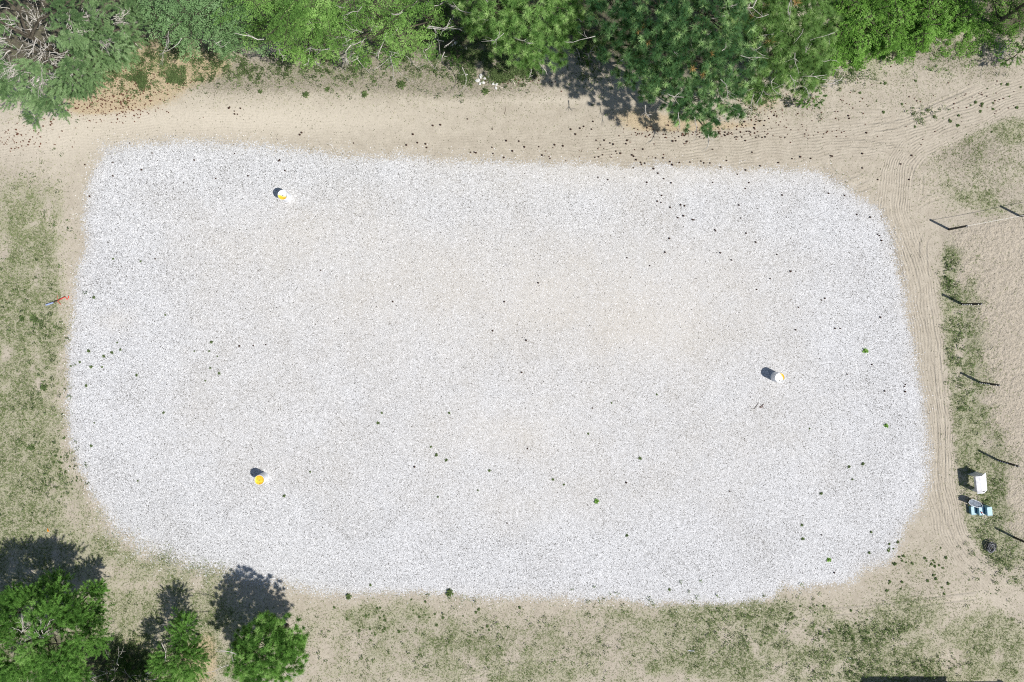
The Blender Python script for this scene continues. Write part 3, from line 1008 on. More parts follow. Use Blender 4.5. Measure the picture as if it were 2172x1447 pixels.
make_tree('pine_tree', 'fresh green pine filling the lower left corner', 'tree',
          [(50, 1300, 3.9, 1.7), (125, 1282, 3.7, 1.5), (30, 1380, 5, 2.0), (125, 1365, 5.4, 2.1), (190, 1292, 2.5, 1.0), (50, 1450, 5, 1.8), (140, 1425, 4.6, 1.5), (200, 1245, 1.8, .7), (125, 1235, 2.5, .6), (50, 1262, 2.6, .5), (-30, 1330, 3.6, 1.5), (190, 1345, 3.8, .9)],
          'brush', M_NEEDLE_FRESH, dens=1.5, bare=18, holes=[(95, 1345, 5, .25), (50, 1340, 5.5, .3)])
make_tree('pine_tree', 'smallest of the three pines along the lower left edge, dull green', 'tree',
          [(392, 1345, 2.6, .95), (400, 1400, 2.9, 1.1), (355, 1405, 2.4, .8), (385, 1318, 1.8, .6), (370, 1440, 2.4, .9), (415, 1365, 2.4, .6)],
          'brush', M_NEEDLE_FRESH, dens=1.0, bare=4, trunk_r=0.09)
make_tree('pine_tree', 'rounded bright green pine with its dark shadow on the gravel edge, bottom left', 'tree',
          [(565, 1370, 4.2, 1.6), (525, 1400, 3.6, 1.2), (605, 1345, 3.4, 1.1), (605, 1400, 3.6, 1.2), (550, 1432, 3.2, 1.1), (525, 1360, 3.0, .8), (632, 1355, 2.6, .5), (572, 1320, 2.8, .7), (620, 1375, 3, .8)],
          'pompom', M_NEEDLE_FRESH, dens=3.4, bare=4, R=(0.2, 0.32), trunk_r=0.1)
# trees whose crowns stand just outside the frame but whose shade falls inside it
make_tree('pine_tree', 'pine below the lower left edge, only its shade in view', 'tree',
          [(270, 1560, 5.2, 1.6), (330, 1540, 4.6, 1.3), (220, 1530, 4.4, 1.2), (300, 1500, 3.2, .8)], 'brush', M_NEEDLE_OLIVE, dens=0.8)
for (lu, lv, lz, lr, lbl, mt_) in ((120, -140, 8, 3.0, 'pine behind the grey pine above the upper left corner', M_NEEDLE_SILVER),
                                   (480, -150, 8, 3.0, 'leafy tree behind the blue green tree above the top edge', M_LEAF_BLUE),
                                   (880, -150, 8, 3.0, 'leafy tree behind the white branched tree above the top edge', M_LEAF_YELLOW),
                                   (1250, -150, 9, 3.0, 'pine behind the gap between the light and dark pines', M_NEEDLE_DARK),
                                   (1620, -150, 9, 3.0, 'pine behind the olive green pine above the top edge', M_NEEDLE_OLIVE)):
    make_tree('background_tree', lbl, 'tree', [(lu, lv, lz, lr), (lu - 90, lv + 10, lz - 1.5, lr * .7), (lu + 90, lv + 20, lz - 1.5, lr * .7), (lu, lv + 60, lz - 2.5, lr * .6)],
              'leafy' if 'leafy' in lbl else 'pompom', mt_, 'trees just beyond the top edge', dens=0.6)

# low bushes
BUSH = [(1775, 75, 1.0, 'bright green low bush touching the olive pine'), (1835, 45, 1.15, 'bright green low bush, second from the olive pine'), (1905, 40, 1.2, 'bright green bush in the middle of the low thicket'),
        (1970, 35, 1.1, 'bright green low bush, second from the dark corner tree'), (2035, 35, 1.0, 'bright green low bush nearest the dark corner tree'), (1820, 100, .8, 'small bright green bush at the thicket front, left end'),
        (1885, 85, .85, 'small vivid bush jutting from the middle of the thicket front'), (1860, -5, 1.2, 'bright green bush cut by the top edge, left one'), (1945, -10, 1.2, 'bright green bush cut by the top edge, middle one'),
        (2015, -5, 1.1, 'bright green bush cut by the top edge, right one'), (1765, 118, .8, 'olive tinged bush below the olive pine'), (1955, 78, .7, 'pale thin bush at the right end of the thicket front'), (1800, 5, 1.1, 'bright green bush between the olive pine and the top edge')]
for (bu, bv, br, lb) in BUSH:
    make_tree('bush', lb, 'bush', [(bu, bv, .7, br * .8), (bu - br * 18, bv + 6, .5, br * .6), (bu + br * 18, bv - 5, .5, br * .6), (bu, bv + br * 14, .4, br * .6), (bu + br * 9, bv - br * 16, .5, br * .7)], 'leafy', M_LEAF_BRIGHT, 'low bushes at the upper right',
              dens=1.5, trunk_r=0.04, leaf=0.085, R=(0.15, 0.28))
make_tree('pine_sapling', 'small pine sapling on the sand below the olive pine', 'sapling', [(1722, 212, .9, .55), (1705, 222, .7, .3), (1733, 205, .8, .35)], 'brush', M_NEEDLE_FRESH, dens=1.3, trunk_r=.04, R=(.15, .28), sub_r=(.2, .3))
make_tree('pine_sapling', 'small round sapling on bare ground in front of the bright thicket', 'sapling', [(1903, 117, .8, .42), (1915, 112, .7, .3)], 'brush', M_NEEDLE_FRESH, dens=1.3, trunk_r=.04, R=(.12, .25), sub_r=(.2, .3))
make_tree('bush', 'dull green bush with bare white twigs at the bottom edge', 'bush', [(270, 1435, .7, .9), (240, 1440, .6, .7), (300, 1425, .8, .6), (255, 1410, .5, .5)], 'brush', M_LEAF_DARK, dens=0.5, bare=22, trunk_r=.05)
make_tree('bush', 'low green bough beside the track in the top right corner', 'bush', [(2150, 122, .9, .45), (2170, 112, 1.0, .5), (2125, 128, .8, .25)], 'brush', M_NEEDLE_FRESH, dens=1.2, bare=3, trunk_r=.04, sub_r=(.2, .35))
make_tree('shrub', 'dark undergrowth shrub in the shaded gap left of the light green pine', 'shrub', [(950, 70, 1.2, 1.0), (970, 120, .8, .9), (945, 20, 1.5, 1.0)], 'leafy', M_LEAF_DARK, dens=0.7, bare=8, trunk_r=.05, R=(.15, .3))
make_tree('shrub', 'dark undergrowth shrub in the shaded gap right of the light green pine', 'shrub', [(1240, 60, 1.2, 1.0), (1250, 110, .8, .9)], 'leafy', M_LEAF_DARK, dens=0.7, bare=5, trunk_r=.05, R=(.15, .3))

# ------------------------------------------------------------------ barrels
BH = 0.88


def make_barrel(u, v, label, yfrom, ang, bung_ang, tilt_spot=0.17):
    p = P(u, v); p[2] = float(gz(p[0], p[1]))
    root = empty('barrel', p, label, 'barrel', 'barrels on the gravel')
    m = MB()
    R0 = 0.292
    prof = [(R0 - .012, 0), (R0 + .004, .006), (R0 + .004, .02), (R0 - .008, .03)]
    z = 0.03
    for k in range(1, 30):
        z = 0.03 + k * (BH - 0.06) / 30
        rr = R0 - .006
        for hz in (0.30, 0.58):
            rr += 0.012 * math.exp(-((z - hz) / 0.012) ** 2)
        rr += 0.002 * math.sin(z * 90)
        prof.append((rr, z))
    prof += [(R0 - .008, BH - .03), (R0 + .006, BH - .022), (R0 + .006, BH - .003), (R0 - .012, BH)]
    m.lathe(prof, seg=40, cap=False)
    m.lathe([(R0 - .012, 0.002), (0.001, 0.003)], seg=40, cap=False)
    m.build('body', M_WHITE, root, smooth=True)
    l = MB()
    l.lathe([(R0 - .013, BH - .001), (R0 - .022, BH - .016), (0.15, BH - .014), (0.001, BH - .012)], seg=40, cap=False)
    l.build('lid', barrel_top_mat('barrel_lid_paint', yfrom, ang), root, smooth=True)
    bq = MB()
    bq.lathe([(0.030, 0), (0.030, .012), (0.022, .015), (0.001, .015)], (math.cos(bung_ang) * tilt_spot, math.sin(bung_ang) * tilt_spot, BH - .014), 12)
    bq.build('bung', M_HOSE, root)
    b2 = MB()
    b2.lathe([(0.018, 0), (0.018, .010), (0.001, .012)], (math.cos(bung_ang + .75) * .225, math.sin(bung_ang + .75) * .225, BH - .014), 10)
    b2.build('bung', M_TWIG, root)
    return root


make_barrel(608.0, 418.0, 'white barrel with half yellow lid, alone in the upper left of the gravel', 0.06, math.radians(-105), math.radians(-60), 0.03)
make_barrel(1643.6, 799.0, 'white barrel with yellow only at the lid rim, at the right side of the gravel', 0.12, math.radians(35), math.radians(-100), 0.17)
make_barrel(559.7, 1012.0, 'white barrel with fully yellow lid, in the lower left of the gravel', -0.6, 0.0, math.radians(-130), 0.02)


# ------------------------------------------------------------------ fence posts
def make_post(u, v, h, label, insul=True, lean=(0, 0)):
    p = P(u, v); p[2] = 0.0
    root = empty('fence_post', p, label, 'post', 'black fence posts beside the paddock')
    m = MB()
    m.tube([(0, 0, -0.15), (lean[0] * .5, lean[1] * .5, h * .5), (lean[0], lean[1], h)], [0.068, 0.065, 0.062], 12)
    m.build('pole', M_BLACK, root, smooth=False)
    c = MB()
    c.lathe([(.050, 0), (.046, .018), (.001, .026)], (lean[0], lean[1], h), 12)
    c.build('cap', M_HOSE, root)
    if insul:
        d = unit(np.array([-p[0], -p[1] - 8, 0]))
        for k in range(6):
            z = 0.16 + k * 0.22 if k < 5 else h - 0.12
            b = MB()
            t = z / h
            b.lathe([(.026, -.026), (.036, -.016), (.036, .016), (.026, .026)], (lean[0] * t + d[0] * .095, lean[1] * t + d[1] * .095, z), 8)
            b.tube([(lean[0] * t + d[0] * .045, lean[1] * t + d[1] * .045, z), (lean[0] * t + d[0] * .07, lean[1] * t + d[1] * .07, z)], .008, 5)
            b.build('insulator', M_ROPE, root)
    return root, p + np.array([lean[0], lean[1], h])


pA, topA = make_post(2014, 486.5, 1.75, 'black corner post where the white rope starts', False)
pF, topF = make_post(2164, 458.5, 1.85, 'black post at the right edge carrying the white rope, behind the corner post', False)
make_post(2042, 645.5, 1.85, 'black post with white insulators, first below the corner post')
make_post(2078.7, 811.4, 1.85, 'black post with white insulators, second below the corner post')
make_post(2117, 976.4, 1.9, 'black post with white insulators just above the white table')
make_post(2151.5, 1140, 1.9, 'black post cut by the right edge beside the wire tangle', False)
rp = MB()
pts = []
a0 = topA + np.array([0, 0, -.05]); a1 = topF + np.array([0, 0, -.05])
for k in range(25):
    t = k / 24
    q = a0 * (1 - t) + a1 * t
    q[2] -= 0.25 * 4 * t * (1 - t) * 0.4
    pts.append(q)
end = a1 + (a1 - a0) * 1.0
pts.append(end)
rp.tube(pts, 0.011, 5)
o = rp.build('fence_rope', M_ROPE)
tag(o, 'thin white rope strung from the black corner post to the right edge', 'rope')

# ------------------------------------------------------------------ white table
p = P(2058, 1020)
root = empty('white_table', p, 'white folding board table with a dark notch, above the blue steps', 'table')
m = MB()
zt = 0.92


def at(u, v, z):
    return P(u, v, z) - p


m.prism([at(2069, 1010, zt), at(2073.5, 1048, zt), at(2084, 1047, zt + .05), at(2079, 1010, zt + .05)][::-1] if False else [at(2073.5, 1048, zt), at(2083.5, 1047, zt + .04), at(2079, 1010, zt + .04), at(2069, 1011, zt)], 0.03)
m.build('tabletop', M_WHITE_DIRTY, root)
m = MB()
m.prism([at(2083.7, 1047, zt + .035), at(2087, 1046.5, zt + .03), at(2094, 1040, zt), at(2091, 1003, zt), at(2089.5, 1003.5, zt), at(2082.5, 1010, zt + .035), at(2079.2, 1010, zt + .038)], 0.03)
m.build('side_leaf', M_WHITE, root)
m = MB()
m.prism([at(2084.5, 1044.5, zt + .045), at(2087.5, 1044.5, zt + .045), at(2091, 1040, zt + .02), at(2088.5, 1041, zt + .03), at(2084, 1042, zt + .045)], 0.012)
m.build('notch', M_HOSE, root)
for (a_, b__, c_, d_) in ((2070, 1012.5, 2090, 1007), (2075, 1045.5, 2090, 1043)):
    m = MB()
    q0 = at(a_, b__, zt); q1 = at(c_, d_, zt)
    mid = (q0 + q1) / 2
    L_ = np.linalg.norm((q1 - q0)[:2])
    m.box((mid[0], mid[1], zt / 2 - .02), (L_ * .95, .03, zt - .04), math.atan2((q1 - q0)[1], (q1 - q0)[0]))
    m.build('side_panel', M_WHITE_DIRTY, root)
m = MB()
q0 = at(2070.5, 1013, zt); q1 = at(2074.5, 1045, zt)
mid = (q0 + q1) / 2
m.box((mid[0] + .02, mid[1], zt - .17), (.025, np.linalg.norm((q1 - q0)[:2]) * .94, .26), math.atan2((q1 - q0)[1], (q1 - q0)[0]) - math.pi / 2)
m.build('apron', M_WHITE_DIRTY, root)

# ------------------------------------------------------------------ teal mounting steps
p = P(2070, 1080)
root = empty('mounting_steps', p, 'pale blue three step mounting block with dark risers beside the grass strip', 'steps')
root.rotation_euler = (0, 0, math.radians(6))
wS = 0.52
for k in range(3):
    h = 0.24 * (k + 1)
    m = MB()
    xs = -0.42 + k * 0.34
    m.box((xs + .14, 0, h - .015), (.30, wS, .03), bev=.02)
    for sy in (-1, 1):
        m.box((xs + .14, sy * (wS / 2 - .012), h + .006), (.30, .022, .012))
    m.box((xs + .003, 0, h + .006), (.02, wS - .05, .012))
    m.build('tread', M_TEAL, root)
    m = MB()
    m.box((xs + .012, 0, h / 2 - .017), (.024, wS - .03, h - .034))
    m.build('riser', M_TEAL, root)
    for sy in (-1, 1):
        m = MB()
        m.box((xs + .16, sy * (wS / 2 - .035), h / 2 - .017), (.30, .025, h - .034))
        m.build('side_panel', M_TEAL, root)
bp = p + np.array([0.06, -0.1, 0.50])
bo = empty('bottle', bp, 'small white bottle with red cap lying on the middle blue step', 'bottle')
m = MB()
m.tube([(0.09, -0.11, .035), (0.0, 0.0, .035), (-.015, .02, .035)], [.034, .034, .016], 10)
m.build('body', M_WHITE, bo)
m = MB()
m.tube([(-.016, .022, .035), (-.045, .06, .035)], [.03, .03], 10)
m.build('cap', M_RED, bo)

# ------------------------------------------------------------------ wheelbarrow
zb = 0.50
c = P(2070, 1066)
root = empty('wheelbarrow', c, 'grey wheelbarrow with white rim, tapering to its wheel, against the blue steps', 'wheelbarrow')


def wb(u, v, z):
    return P(u, v, z) - c


rim = [wb(2054.5, 1066, zb), wb(2057, 1061, zb), wb(2064, 1059.5, zb), wb(2076, 1064, zb), wb(2081, 1068, zb), wb(2084.5, 1073.5, zb), wb(2081, 1078, zb), wb(2071, 1076, zb), wb(2058, 1071, zb)]
cc = sum(rim) / len(rim)
bot = [cc + (q - cc) * np.array([.9, .86, 1]) + np.array([0, 0, -.07]) for q in rim]
m = MB()
n = len(rim)
m.add([tuple(q) for q in rim] + [tuple(q) for q in bot], [tuple(range(n, 2 * n))] + [(i, (i + 1) % n, n + (i + 1) % n, n + i) for i in range(n)])
o = m.build('tray', M_TRAY, root)
m = MB()
m.tube(rim + [rim[0]], .012, 6)
m.build('rim', M_WHITE, root)
m = MB()
wc = wb(2088, 1077.5, .19)
ax_ = unit(np.array([0.35, 0.9, 0]))
ex = np.array([ax_[1], -ax_[0], 0]); ez = np.array([0, 0, 1.0])
m.tube([wc + (ex * math.cos(a) + ez * math.sin(a)) * .15 for a in np.linspace(0, 2 * math.pi, 17)], .04, 6)
wh = m.build('wheel', M_HOSE, root)
m = MB()
m.tube([wc - ax_ * .05, wc + ax_ * .05], .11, 14)
m.build('hub', M_WHITE, wh)
m = MB()
for s in (-1, 1):
    a = wc + ax_ * .07 * s
    b2_ = wb(2056, 1066 - 4 * s, .44)
    e = b2_ + (b2_ - a) * .12
    m.tube([a, (a + b2_) / 2 + np.array([0, 0, -.12]), b2_ + np.array([0, 0, -.06]), e], .018, 6)
    m.tube([b2_ * .8 + a * .2, b2_ * .8 + a * .2 + np.array([0, 0, -.42])], .015, 5)
m.build('frame', M_TWIG, root)

# ------------------------------------------------------------------ wire tangle
p = P(2099, 1158)
root = empty('wire_tangle', p, 'tangled coil of black and silver wire on grass under the last black post', 'wire')
m = MB(); m2 = MB()
for k in range(16):
    r = rng.uniform(.14, .34)
    off = np.array([rng.normal(0, .07), rng.normal(0, .08), 0])
    a0_ = rng.uniform(0, 6.28); tl = rng.uniform(-.5, .5, 2)
    pts = []
    for j in range(22):
        a = a0_ + j / 21 * rng.uniform(5.2, 6.4)
        x = math.cos(a) * r * .8; y = math.sin(a) * r * 1.0
        pts.append(off + np.array([x, y, .14 + x * tl[0] * .5 + y * tl[1] * .5 + .02 * k * .5]))
    (m if k % 3 == 0 else m2).tube(pts, .014 if k % 2 else .017, 5)
m.build('wire', M_WIRE, root)
m2.build('hose', M_HOSE, root)
m = MB()
m.tube([(-.18, .1, .22), (.28, -.22, .25)], .022, 6)
m.build('rod', M_BLACK, root)

# ------------------------------------------------------------------ small left things
p = P(112, 641)
root = empty('rolled_banner', p, 'rolled blue grey banner with red cords trailing towards the gravel, left side', 'banner')
m = MB()
m.tube([P(97.5, 647, .06) - p, P(113, 642, .06) - p], [.05, .045], 10)
m.build('roll', M_BLUE, root)
m = MB()
m.tube([P(114, 641, .045) - p, P(124, 637, .045) - p], .035, 8)
m.build('handle', M_TWIG, root)
m = MB()
m.tube([P(u, v, z) - p for u, v, z in ((124, 637, .05), (132, 633, .06), (138.5, 630, .09), (142.5, 636, .07), (145, 632, .05), (145.5, 628, .05))], .024, 5)
m.tube([P(u, v, z) - p for u, v, z in ((121, 638, .05), (125, 642, .04), (129, 646, .03))], .014, 5)
m.tube([P(u, v, z) - p for u, v, z in ((122, 637, .05), (121, 632, .05), (122, 627, .03))], .007, 4)
m.build('cord', M_RED, root)
p = P(102, 1124)
m = MB()
m.prism([(-.05, -.1, .03), (.06, -.09, .05), (.01, .12, .06)], .012)
m.prism([(-.02, -.02, .02), (.07, -.12, .02), (.10, -.04, .09)], .012)
o = m.build('plastic_scrap', M_ORANGE, None, p)
tag(o, 'tiny orange plastic scrap on the grass above the lower left pine', 'scrap')

# twigs and sticks
STICKS = [((1599, 868), (1609, 854), .014, M_TWIG, 'thin dark straight twig on the gravel below the right barrel'),
          ((1054, 181), (1072, 188), .028, M_STICK, 'pale stick lying right of the white rocks'),
          ((1085, 169), (1092, 179), .045, M_STICK, 'short thick pale wood piece right of the white rocks'),
          ((1113, 178), (1123, 175), .025, M_STICK, 'short pale stick among pine cones under the light green pine'),
          ((1028, 205), (1042, 194), .022, M_STICK, 'pale stick beside a round green tuft below the white rocks'),
          ((989, 182), (992, 176), .02, M_STICK, 'very short pale stick below the left white rocks'),
          ((1070, 242), (1072, 228), .015, M_TWIG, 'thin brown twig alone on the sand track'),
          ((1460, 1380), (1473, 1381), .03, M_WHITE, 'small white stick on the grass at the bottom'),
          ((1800, 1395), (1806, 1399), .02, M_WHITE, 'tiny white sliver on the grass at lower right'),
          ((2108, 146), (2116, 149), .02, M_STICK, 'pale stick on brown ground near the top right corner'),
          ((1986, 84), (1997, 91), .03, M_DEAD, 'bent white branch piece on brown ground right of the bright thicket'),
          ((832, 235), (840, 241), .015, M_STICK, 'short straw coloured twig on the sand track edge'),
          ((287, 92), (300, 106), .03, M_STICK, 'pale split log piece on tan needles beside the grey pine')]
for (a, b, r, mt_, lb) in STICKS:
    pa = P(*a, r); pb = P(*b, r)
    m = MB()
    c0 = (pa + pb) / 2; c0[2] = 0
    q = (pa + pb) / 2 + rng.normal(0, .02, 3) * [1, 1, 0]
    m.tube([pa - c0, q - c0, pb - c0], [r, r * .95, r * .7], 6)
    o = m.build('stick', mt_, None, c0)
    tag(o, lb, 'stick', 'sticks lying on the ground')
p = P(1616, 861)
m = MB()
for (a, b) in (((1611, 862), (1616, 865)), ((1613, 864), (1620, 857)), ((1617, 860), (1619, 865)), ((1615, 861), (1612, 866))):
    m.tube([P(*a, .02) - p, P(*b, .03) - p], .017, 5)
o = m.build('twig', M_CONE_RED, None, p)
tag(o, 'small forked reddish brown twig on the gravel below the right barrel', 'twig')
# dead branchlet at the foot of the thin tree
p = P(762, 118)
root = empty('fallen_branch', p, 'fallen white forked branch at the foot of the thin yellow green tree', 'branch')
m = MB()
for k in range(11):
    a = rng.uniform(0, 6.28); ln = rng.uniform(.3, .9)
    d = np.array([math.cos(a), math.sin(a), .15])
    m.tube([np.array([0, 0, .05]), d * ln * .5 + rng.normal(0, .05, 3) + [0, 0, .06], d * ln + [0, 0, .03]], [.025, .018, .008], 4)
m.build('twigs', M_DEAD, root)
m = MB()
m.tube([P(762, 112, .05) - p, P(765, 125, .08) - p, P(758, 143, .04) - p], [.03, .025, .012], 5)
m.build('stem', M_DEAD, root)


# rocks
def rock_mesh(name, r, seed, mat):
    q = np.random.default_rng(seed)
    m = MB()
    segs, rings = 9, 5
    vs = []; fs = []
    for i in range(rings + 1):
        th = math.pi * i / rings
        for k in range(segs):
            a = 2 * math.pi * k / segs
            rr = r * (0.75 + 0.45 * q.random())
            vs.append((rr * math.sin(th) * math.cos(a), rr * math.sin(th) * math.sin(a) * .8, max(-.3 * r, rr * math.cos(th) * .6) + .25 * r))
    for i in range(rings):
        for k in range(segs):
            k2 = (k + 1) % segs
            fs.append((i * segs + k, (i + 1) * segs + k, (i + 1) * segs + k2, i * segs + k2))
    me = bpy.data.meshes.new(name)
    me.from_pydata(vs, [], fs)
    me.validate()
    me.update()
    me.materials.append(mat)
    return me


rocks = [rock_mesh('rock', r, 40 + i, M_ROCK) for i, r in enumerate((.14, .1, .12))]
ROCKS = [((978, 165), 1.0, 'white rock, leftmost of the scatter above the sand track'), ((989, 171), 1.1, 'white rock, second from the left of the scatter'), ((989.5, 160), 1.2, 'white rock beside a green tuft, upper of the left group'), ((982, 151), .6, 'small white rock behind the left group'),
         ((975, 155), .6, 'smallest white rock at the top left of the scatter'), ((1013, 171), 1.3, 'large white rock in the middle heap, left one'), ((1020, 162), 1.2, 'white rock in the middle heap, top one'), ((1025, 176), 1.3, 'large white rock in the middle heap, lower right one'),
         ((1018, 178), .9, 'white rock at the foot of the middle heap'), ((1028, 167), .8, 'small white rock at the right of the middle heap'), ((1036, 164), .7, 'small white rock between the two heaps'), ((1047, 178), 1.0, 'white rock, upper of the right heap'),
         ((1053, 179), .9, 'white rock touching the pale stick'), ((1052, 187), 1.1, 'grey white rock, lowest of the right heap'), ((958, 97), 1.0, 'pale rock in the shaded gap, upper left'), ((966, 92), 1.2, 'pale rock in the shaded gap, beside the upper left one'),
         ((974, 98), 1.2, 'pale rock in the middle of the shaded gap'), ((980, 107), .9, 'pale rock in the shaded gap, lower right'), ((988, 104), .8, 'small pale rock in the shaded gap, rightmost')]
for i, ((u, v), s, lb) in enumerate(ROCKS):
    o = bpy.data.objects.new('rock', rocks[i % 3]); link(o)
    q = P(u, v); o.location = (q[0], q[1], float(gz(q[0], q[1])))
    o.scale = (s * .9, s * .9, s * .8); o.rotation_euler = (0, 0, rng.uniform(0, 6.28))
    tag(o, lb, 'rock', 'white rocks under the trees')


# ------------------------------------------------------------------ pine cones
def cone_mesh(name, mat, seed):
    q = np.random.default_rng(seed)
    m = MB()
    prof = [(0.012, -.055), (.032, -.045), (.05, -.02), (.052, .0), (.044, .022), (.03, .042), (.010, .058)]
    seg = 8
    vs, fs = [], []
    for i, (r, z) in enumerate(prof):
        for k in range(seg):
            a = 2 * math.pi * (k + .5 * (i % 2)) / seg
            rr = r * (1.18 if k % 2 else .88) * q.uniform(.9, 1.1)
            vs.append((z, rr * math.cos(a), rr * math.sin(a) + .04))
    for i in range(len(prof) - 1):
        for k in range(seg):
            k2 = (k + 1) % seg
            fs.append((i * seg + k, i * seg + k2, (i + 1) * seg + k2, (i + 1) * seg + k))
    fs.append(tuple(range(seg - 1, -1, -1)))
    fs.append(tuple((len(prof) - 1) * seg + k for k in range(seg)))
    me = bpy.data.meshes.new(name)
    me.from_pydata(vs, [], fs); me.update(); me.materials.append(mat)
    return me


cones = [cone_mesh('pine_cone', M_CONE, 1), cone_mesh('pine_cone', M_CONE, 2)]
cones_red = [cone_mesh('pine_cone', M_CONE_RED, 3), cone_mesh('pine_cone', M_CONE_RED, 4)]
GP = [(1269, 376), (1290, 381), (1344, 356), (1387, 358), (1396, 368), (1408, 379), (1424, 388), (1372, 387), (1403, 415), (1394, 427), (1402, 430), (1422, 440), (1444, 435), (1452, 436), (1450, 458), (1438, 462), (1469, 466), (1472, 467),
      (1420, 506), (1516, 487), (1518, 490), (1411, 535), (1528, 537), (1583, 495), (1567, 435), (1571, 463), (1552, 552), (1603, 514), (1648, 540), (1676, 576), (1634, 591), (1605, 614), (1659, 414), (1588, 388), (1581, 400), (1564, 370), (1529, 355),
      (1582, 361), (1612, 352), (1512, 387), (1378, 564), (1677, 576), (1757, 410), (1791, 415), (1693, 652), (1771, 697), (1782, 697), (1687, 700), (1742, 637), (1749, 633), (1849, 774), (1796, 794), (1867, 673), (1862, 497), (1866, 500), (1870, 510), (1817, 455), (1846, 461),
      (1045, 702), (1070, 640), (1142, 600), (680, 573), (1106, 790), (1116, 722), (1257, 866), (1330, 547), (1119, 952), (1329, 1024), (1076, 1110), (880, 990), (833, 640), (593, 339), (591, 341), (604, 362), (526, 373), (412, 340), (498, 326), (323, 325), (276, 304),
      (240, 374), (301, 360), (190, 417), (458, 379), (507, 734), (537, 733), (564, 731), (329, 549), (240, 345), (181, 350), (1770, 1215), (1547, 1042), (1743, 1135), (1920, 816), (1876, 829), (1918, 820), (1919, 831)]
TP = [(918, 266), (934, 265), (992, 253), (1044, 274), (1074, 299), (1101, 300), (1044, 313), (1143, 312), (998, 323), (1006, 323), (1010, 324), (1046, 326), (1069, 334), (1087, 320), (1112, 312), (1150, 329), (1167, 336), (1176, 307), (1194, 310), (1211, 275), (1221, 285), (1230, 273),
      (1238, 269), (1258, 258), (1255, 275), (1265, 298), (1281, 298), (1274, 308), (1294, 304), (1301, 306), (1330, 298), (1328, 305), (1316, 326), (1341, 329), (1364, 317), (1306, 321), (1344, 332), (1278, 329), (1270, 333), (1262, 334), (1349, 339), (1391, 335), (1407, 335), (1421, 343),
      (1359, 345), (1361, 349), (1368, 346), (1426, 350), (1441, 345), (1464, 344), (1487, 342), (1493, 346), (1506, 346), (1541, 341), (1512, 317), (1595, 323), (1651, 345), (1697, 333), (1719, 336), (1680, 337), (640, 281), (636, 286), (750, 304), (876, 285), (903, 305), (862, 308), (885, 303), (905, 313),
      (488, 228), (486, 230), (510, 230), (498, 236), (498, 242), (504, 243), (1800, 245), (1801, 251), (1838, 282), (1829, 326), (1935, 330), (1911, 348), (1929, 381), (1862, 381), (1829, 357), (1762, 331), (1765, 332), (1457, 300), (1433, 299), (1427, 299)]
CL = []   # clusters: (centre u, v, su, sv, n, red?, where)


def place_cone(u, v, red, label, group, sc_=1.0):
    q = P(u, v)
    o = bpy.data.objects.new('pine_cone', (cones_red if red else cones)[rng.integers(2)])
    link(o)
    o.location = (q[0], q[1], float(gz(q[0], q[1])))
    s = sc_ * rng.uniform(.85, 1.25)
    o.scale = (s, s, s)
    o.rotation_euler = (rng.uniform(-.3, .3), rng.uniform(-.4, .4), rng.uniform(0, 6.28))
    tag(o, label, 'pine cone', group)


LM = [(598, 415, 'the upper left barrel'), (1650, 800, 'the right barrel'), (550, 1015, 'the lower left barrel'), (230, 310, 'the gravel upper left corner'), (1750, 368, 'the upper right gravel corner'),
      (1930, 1110, 'the lower right gravel corner'), (240, 1125, 'the lower left gravel corner'), (1500, 265, 'the dark pine'), (1120, 130, 'the light green pine'), (2010, 480, 'the black corner post'), (1608, 861, 'the dark straight twig'),
      (1014, 172, 'the white rock heap'), (120, 638, 'the rolled banner'), (2042, 646, 'the first insulated post'), (1836, 744, 'the bright leafy weed'), (1265, 1063, 'the ring shaped weed'), (655, 120, 'the densest leafy tree'),
      (954, 1257, 'the large edge weed'), (1086, 723, 'the gravel centre'), (2035, 50, 'the thicket end'), (180, 700, 'the left gravel edge'), (1722, 212, 'the sand sapling'), (1300, 345, 'the dark shade')]
DIRS = ['right', 'upper right', 'above', 'upper left', 'left', 'lower left', 'below', 'lower right']


def where(u, v):
    d = sorted(LM, key=lambda q: math.hypot(q[0] - u, q[1] - v))[0]
    r = math.hypot(d[0] - u, d[1] - v)
    k = int(round(math.atan2(-(v - d[1]), u - d[0]) / (math.pi / 4))) % 8
    w = {'above': 'above', 'below': 'below', 'left': 'left of', 'right': 'right of'}.get(DIRS[k], 'to the %s of' % DIRS[k])
    return '%s %s %s' % ('just' if r < 50 else 'near and' if r < 110 else 'well' if r < 190 else 'far', w, d[2])


for (u, v) in GP: place_cone(u, v, False, 'dark cone on gravel, ' + where(u, v), 'pine cones on the white gravel', .85)
for (u, v) in TP: place_cone(u, v, False, 'dark cone on sand, ' + where(u, v), 'pine cones on the sand track', .88)


def scatter_cones(n, blobs_, red, label, group):
    for _ in range(n):
        cu, cv, su, sv = blobs_[rng.integers(len(blobs_))]
        place_cone(rng.normal(cu, su), rng.normal(cv, sv), red, label, group, .78)


scatter_cones(55, [(240, 225, 38, 15), (280, 215, 30, 14), (300, 190, 35, 16), (200, 215, 20, 12)], True, 'red brown pine cone on tan needles beside the grey pine', 'red cones beside the grey pine')
scatter_cones(22, [(40, 300, 28, 10), (100, 265, 14, 8), (70, 295, 30, 10)], True, 'red brown pine cone on sand below the grey pine', 'red cones below the grey pine')
scatter_cones(48, [(1460, 285, 45, 7), (1380, 275, 30, 8), (1590, 262, 28, 12), (1590, 285, 40, 6), (1520, 285, 30, 5)], False, 'dark pine cone on tan needles at the foot of the dark pine', 'cones at the foot of the dark pine')
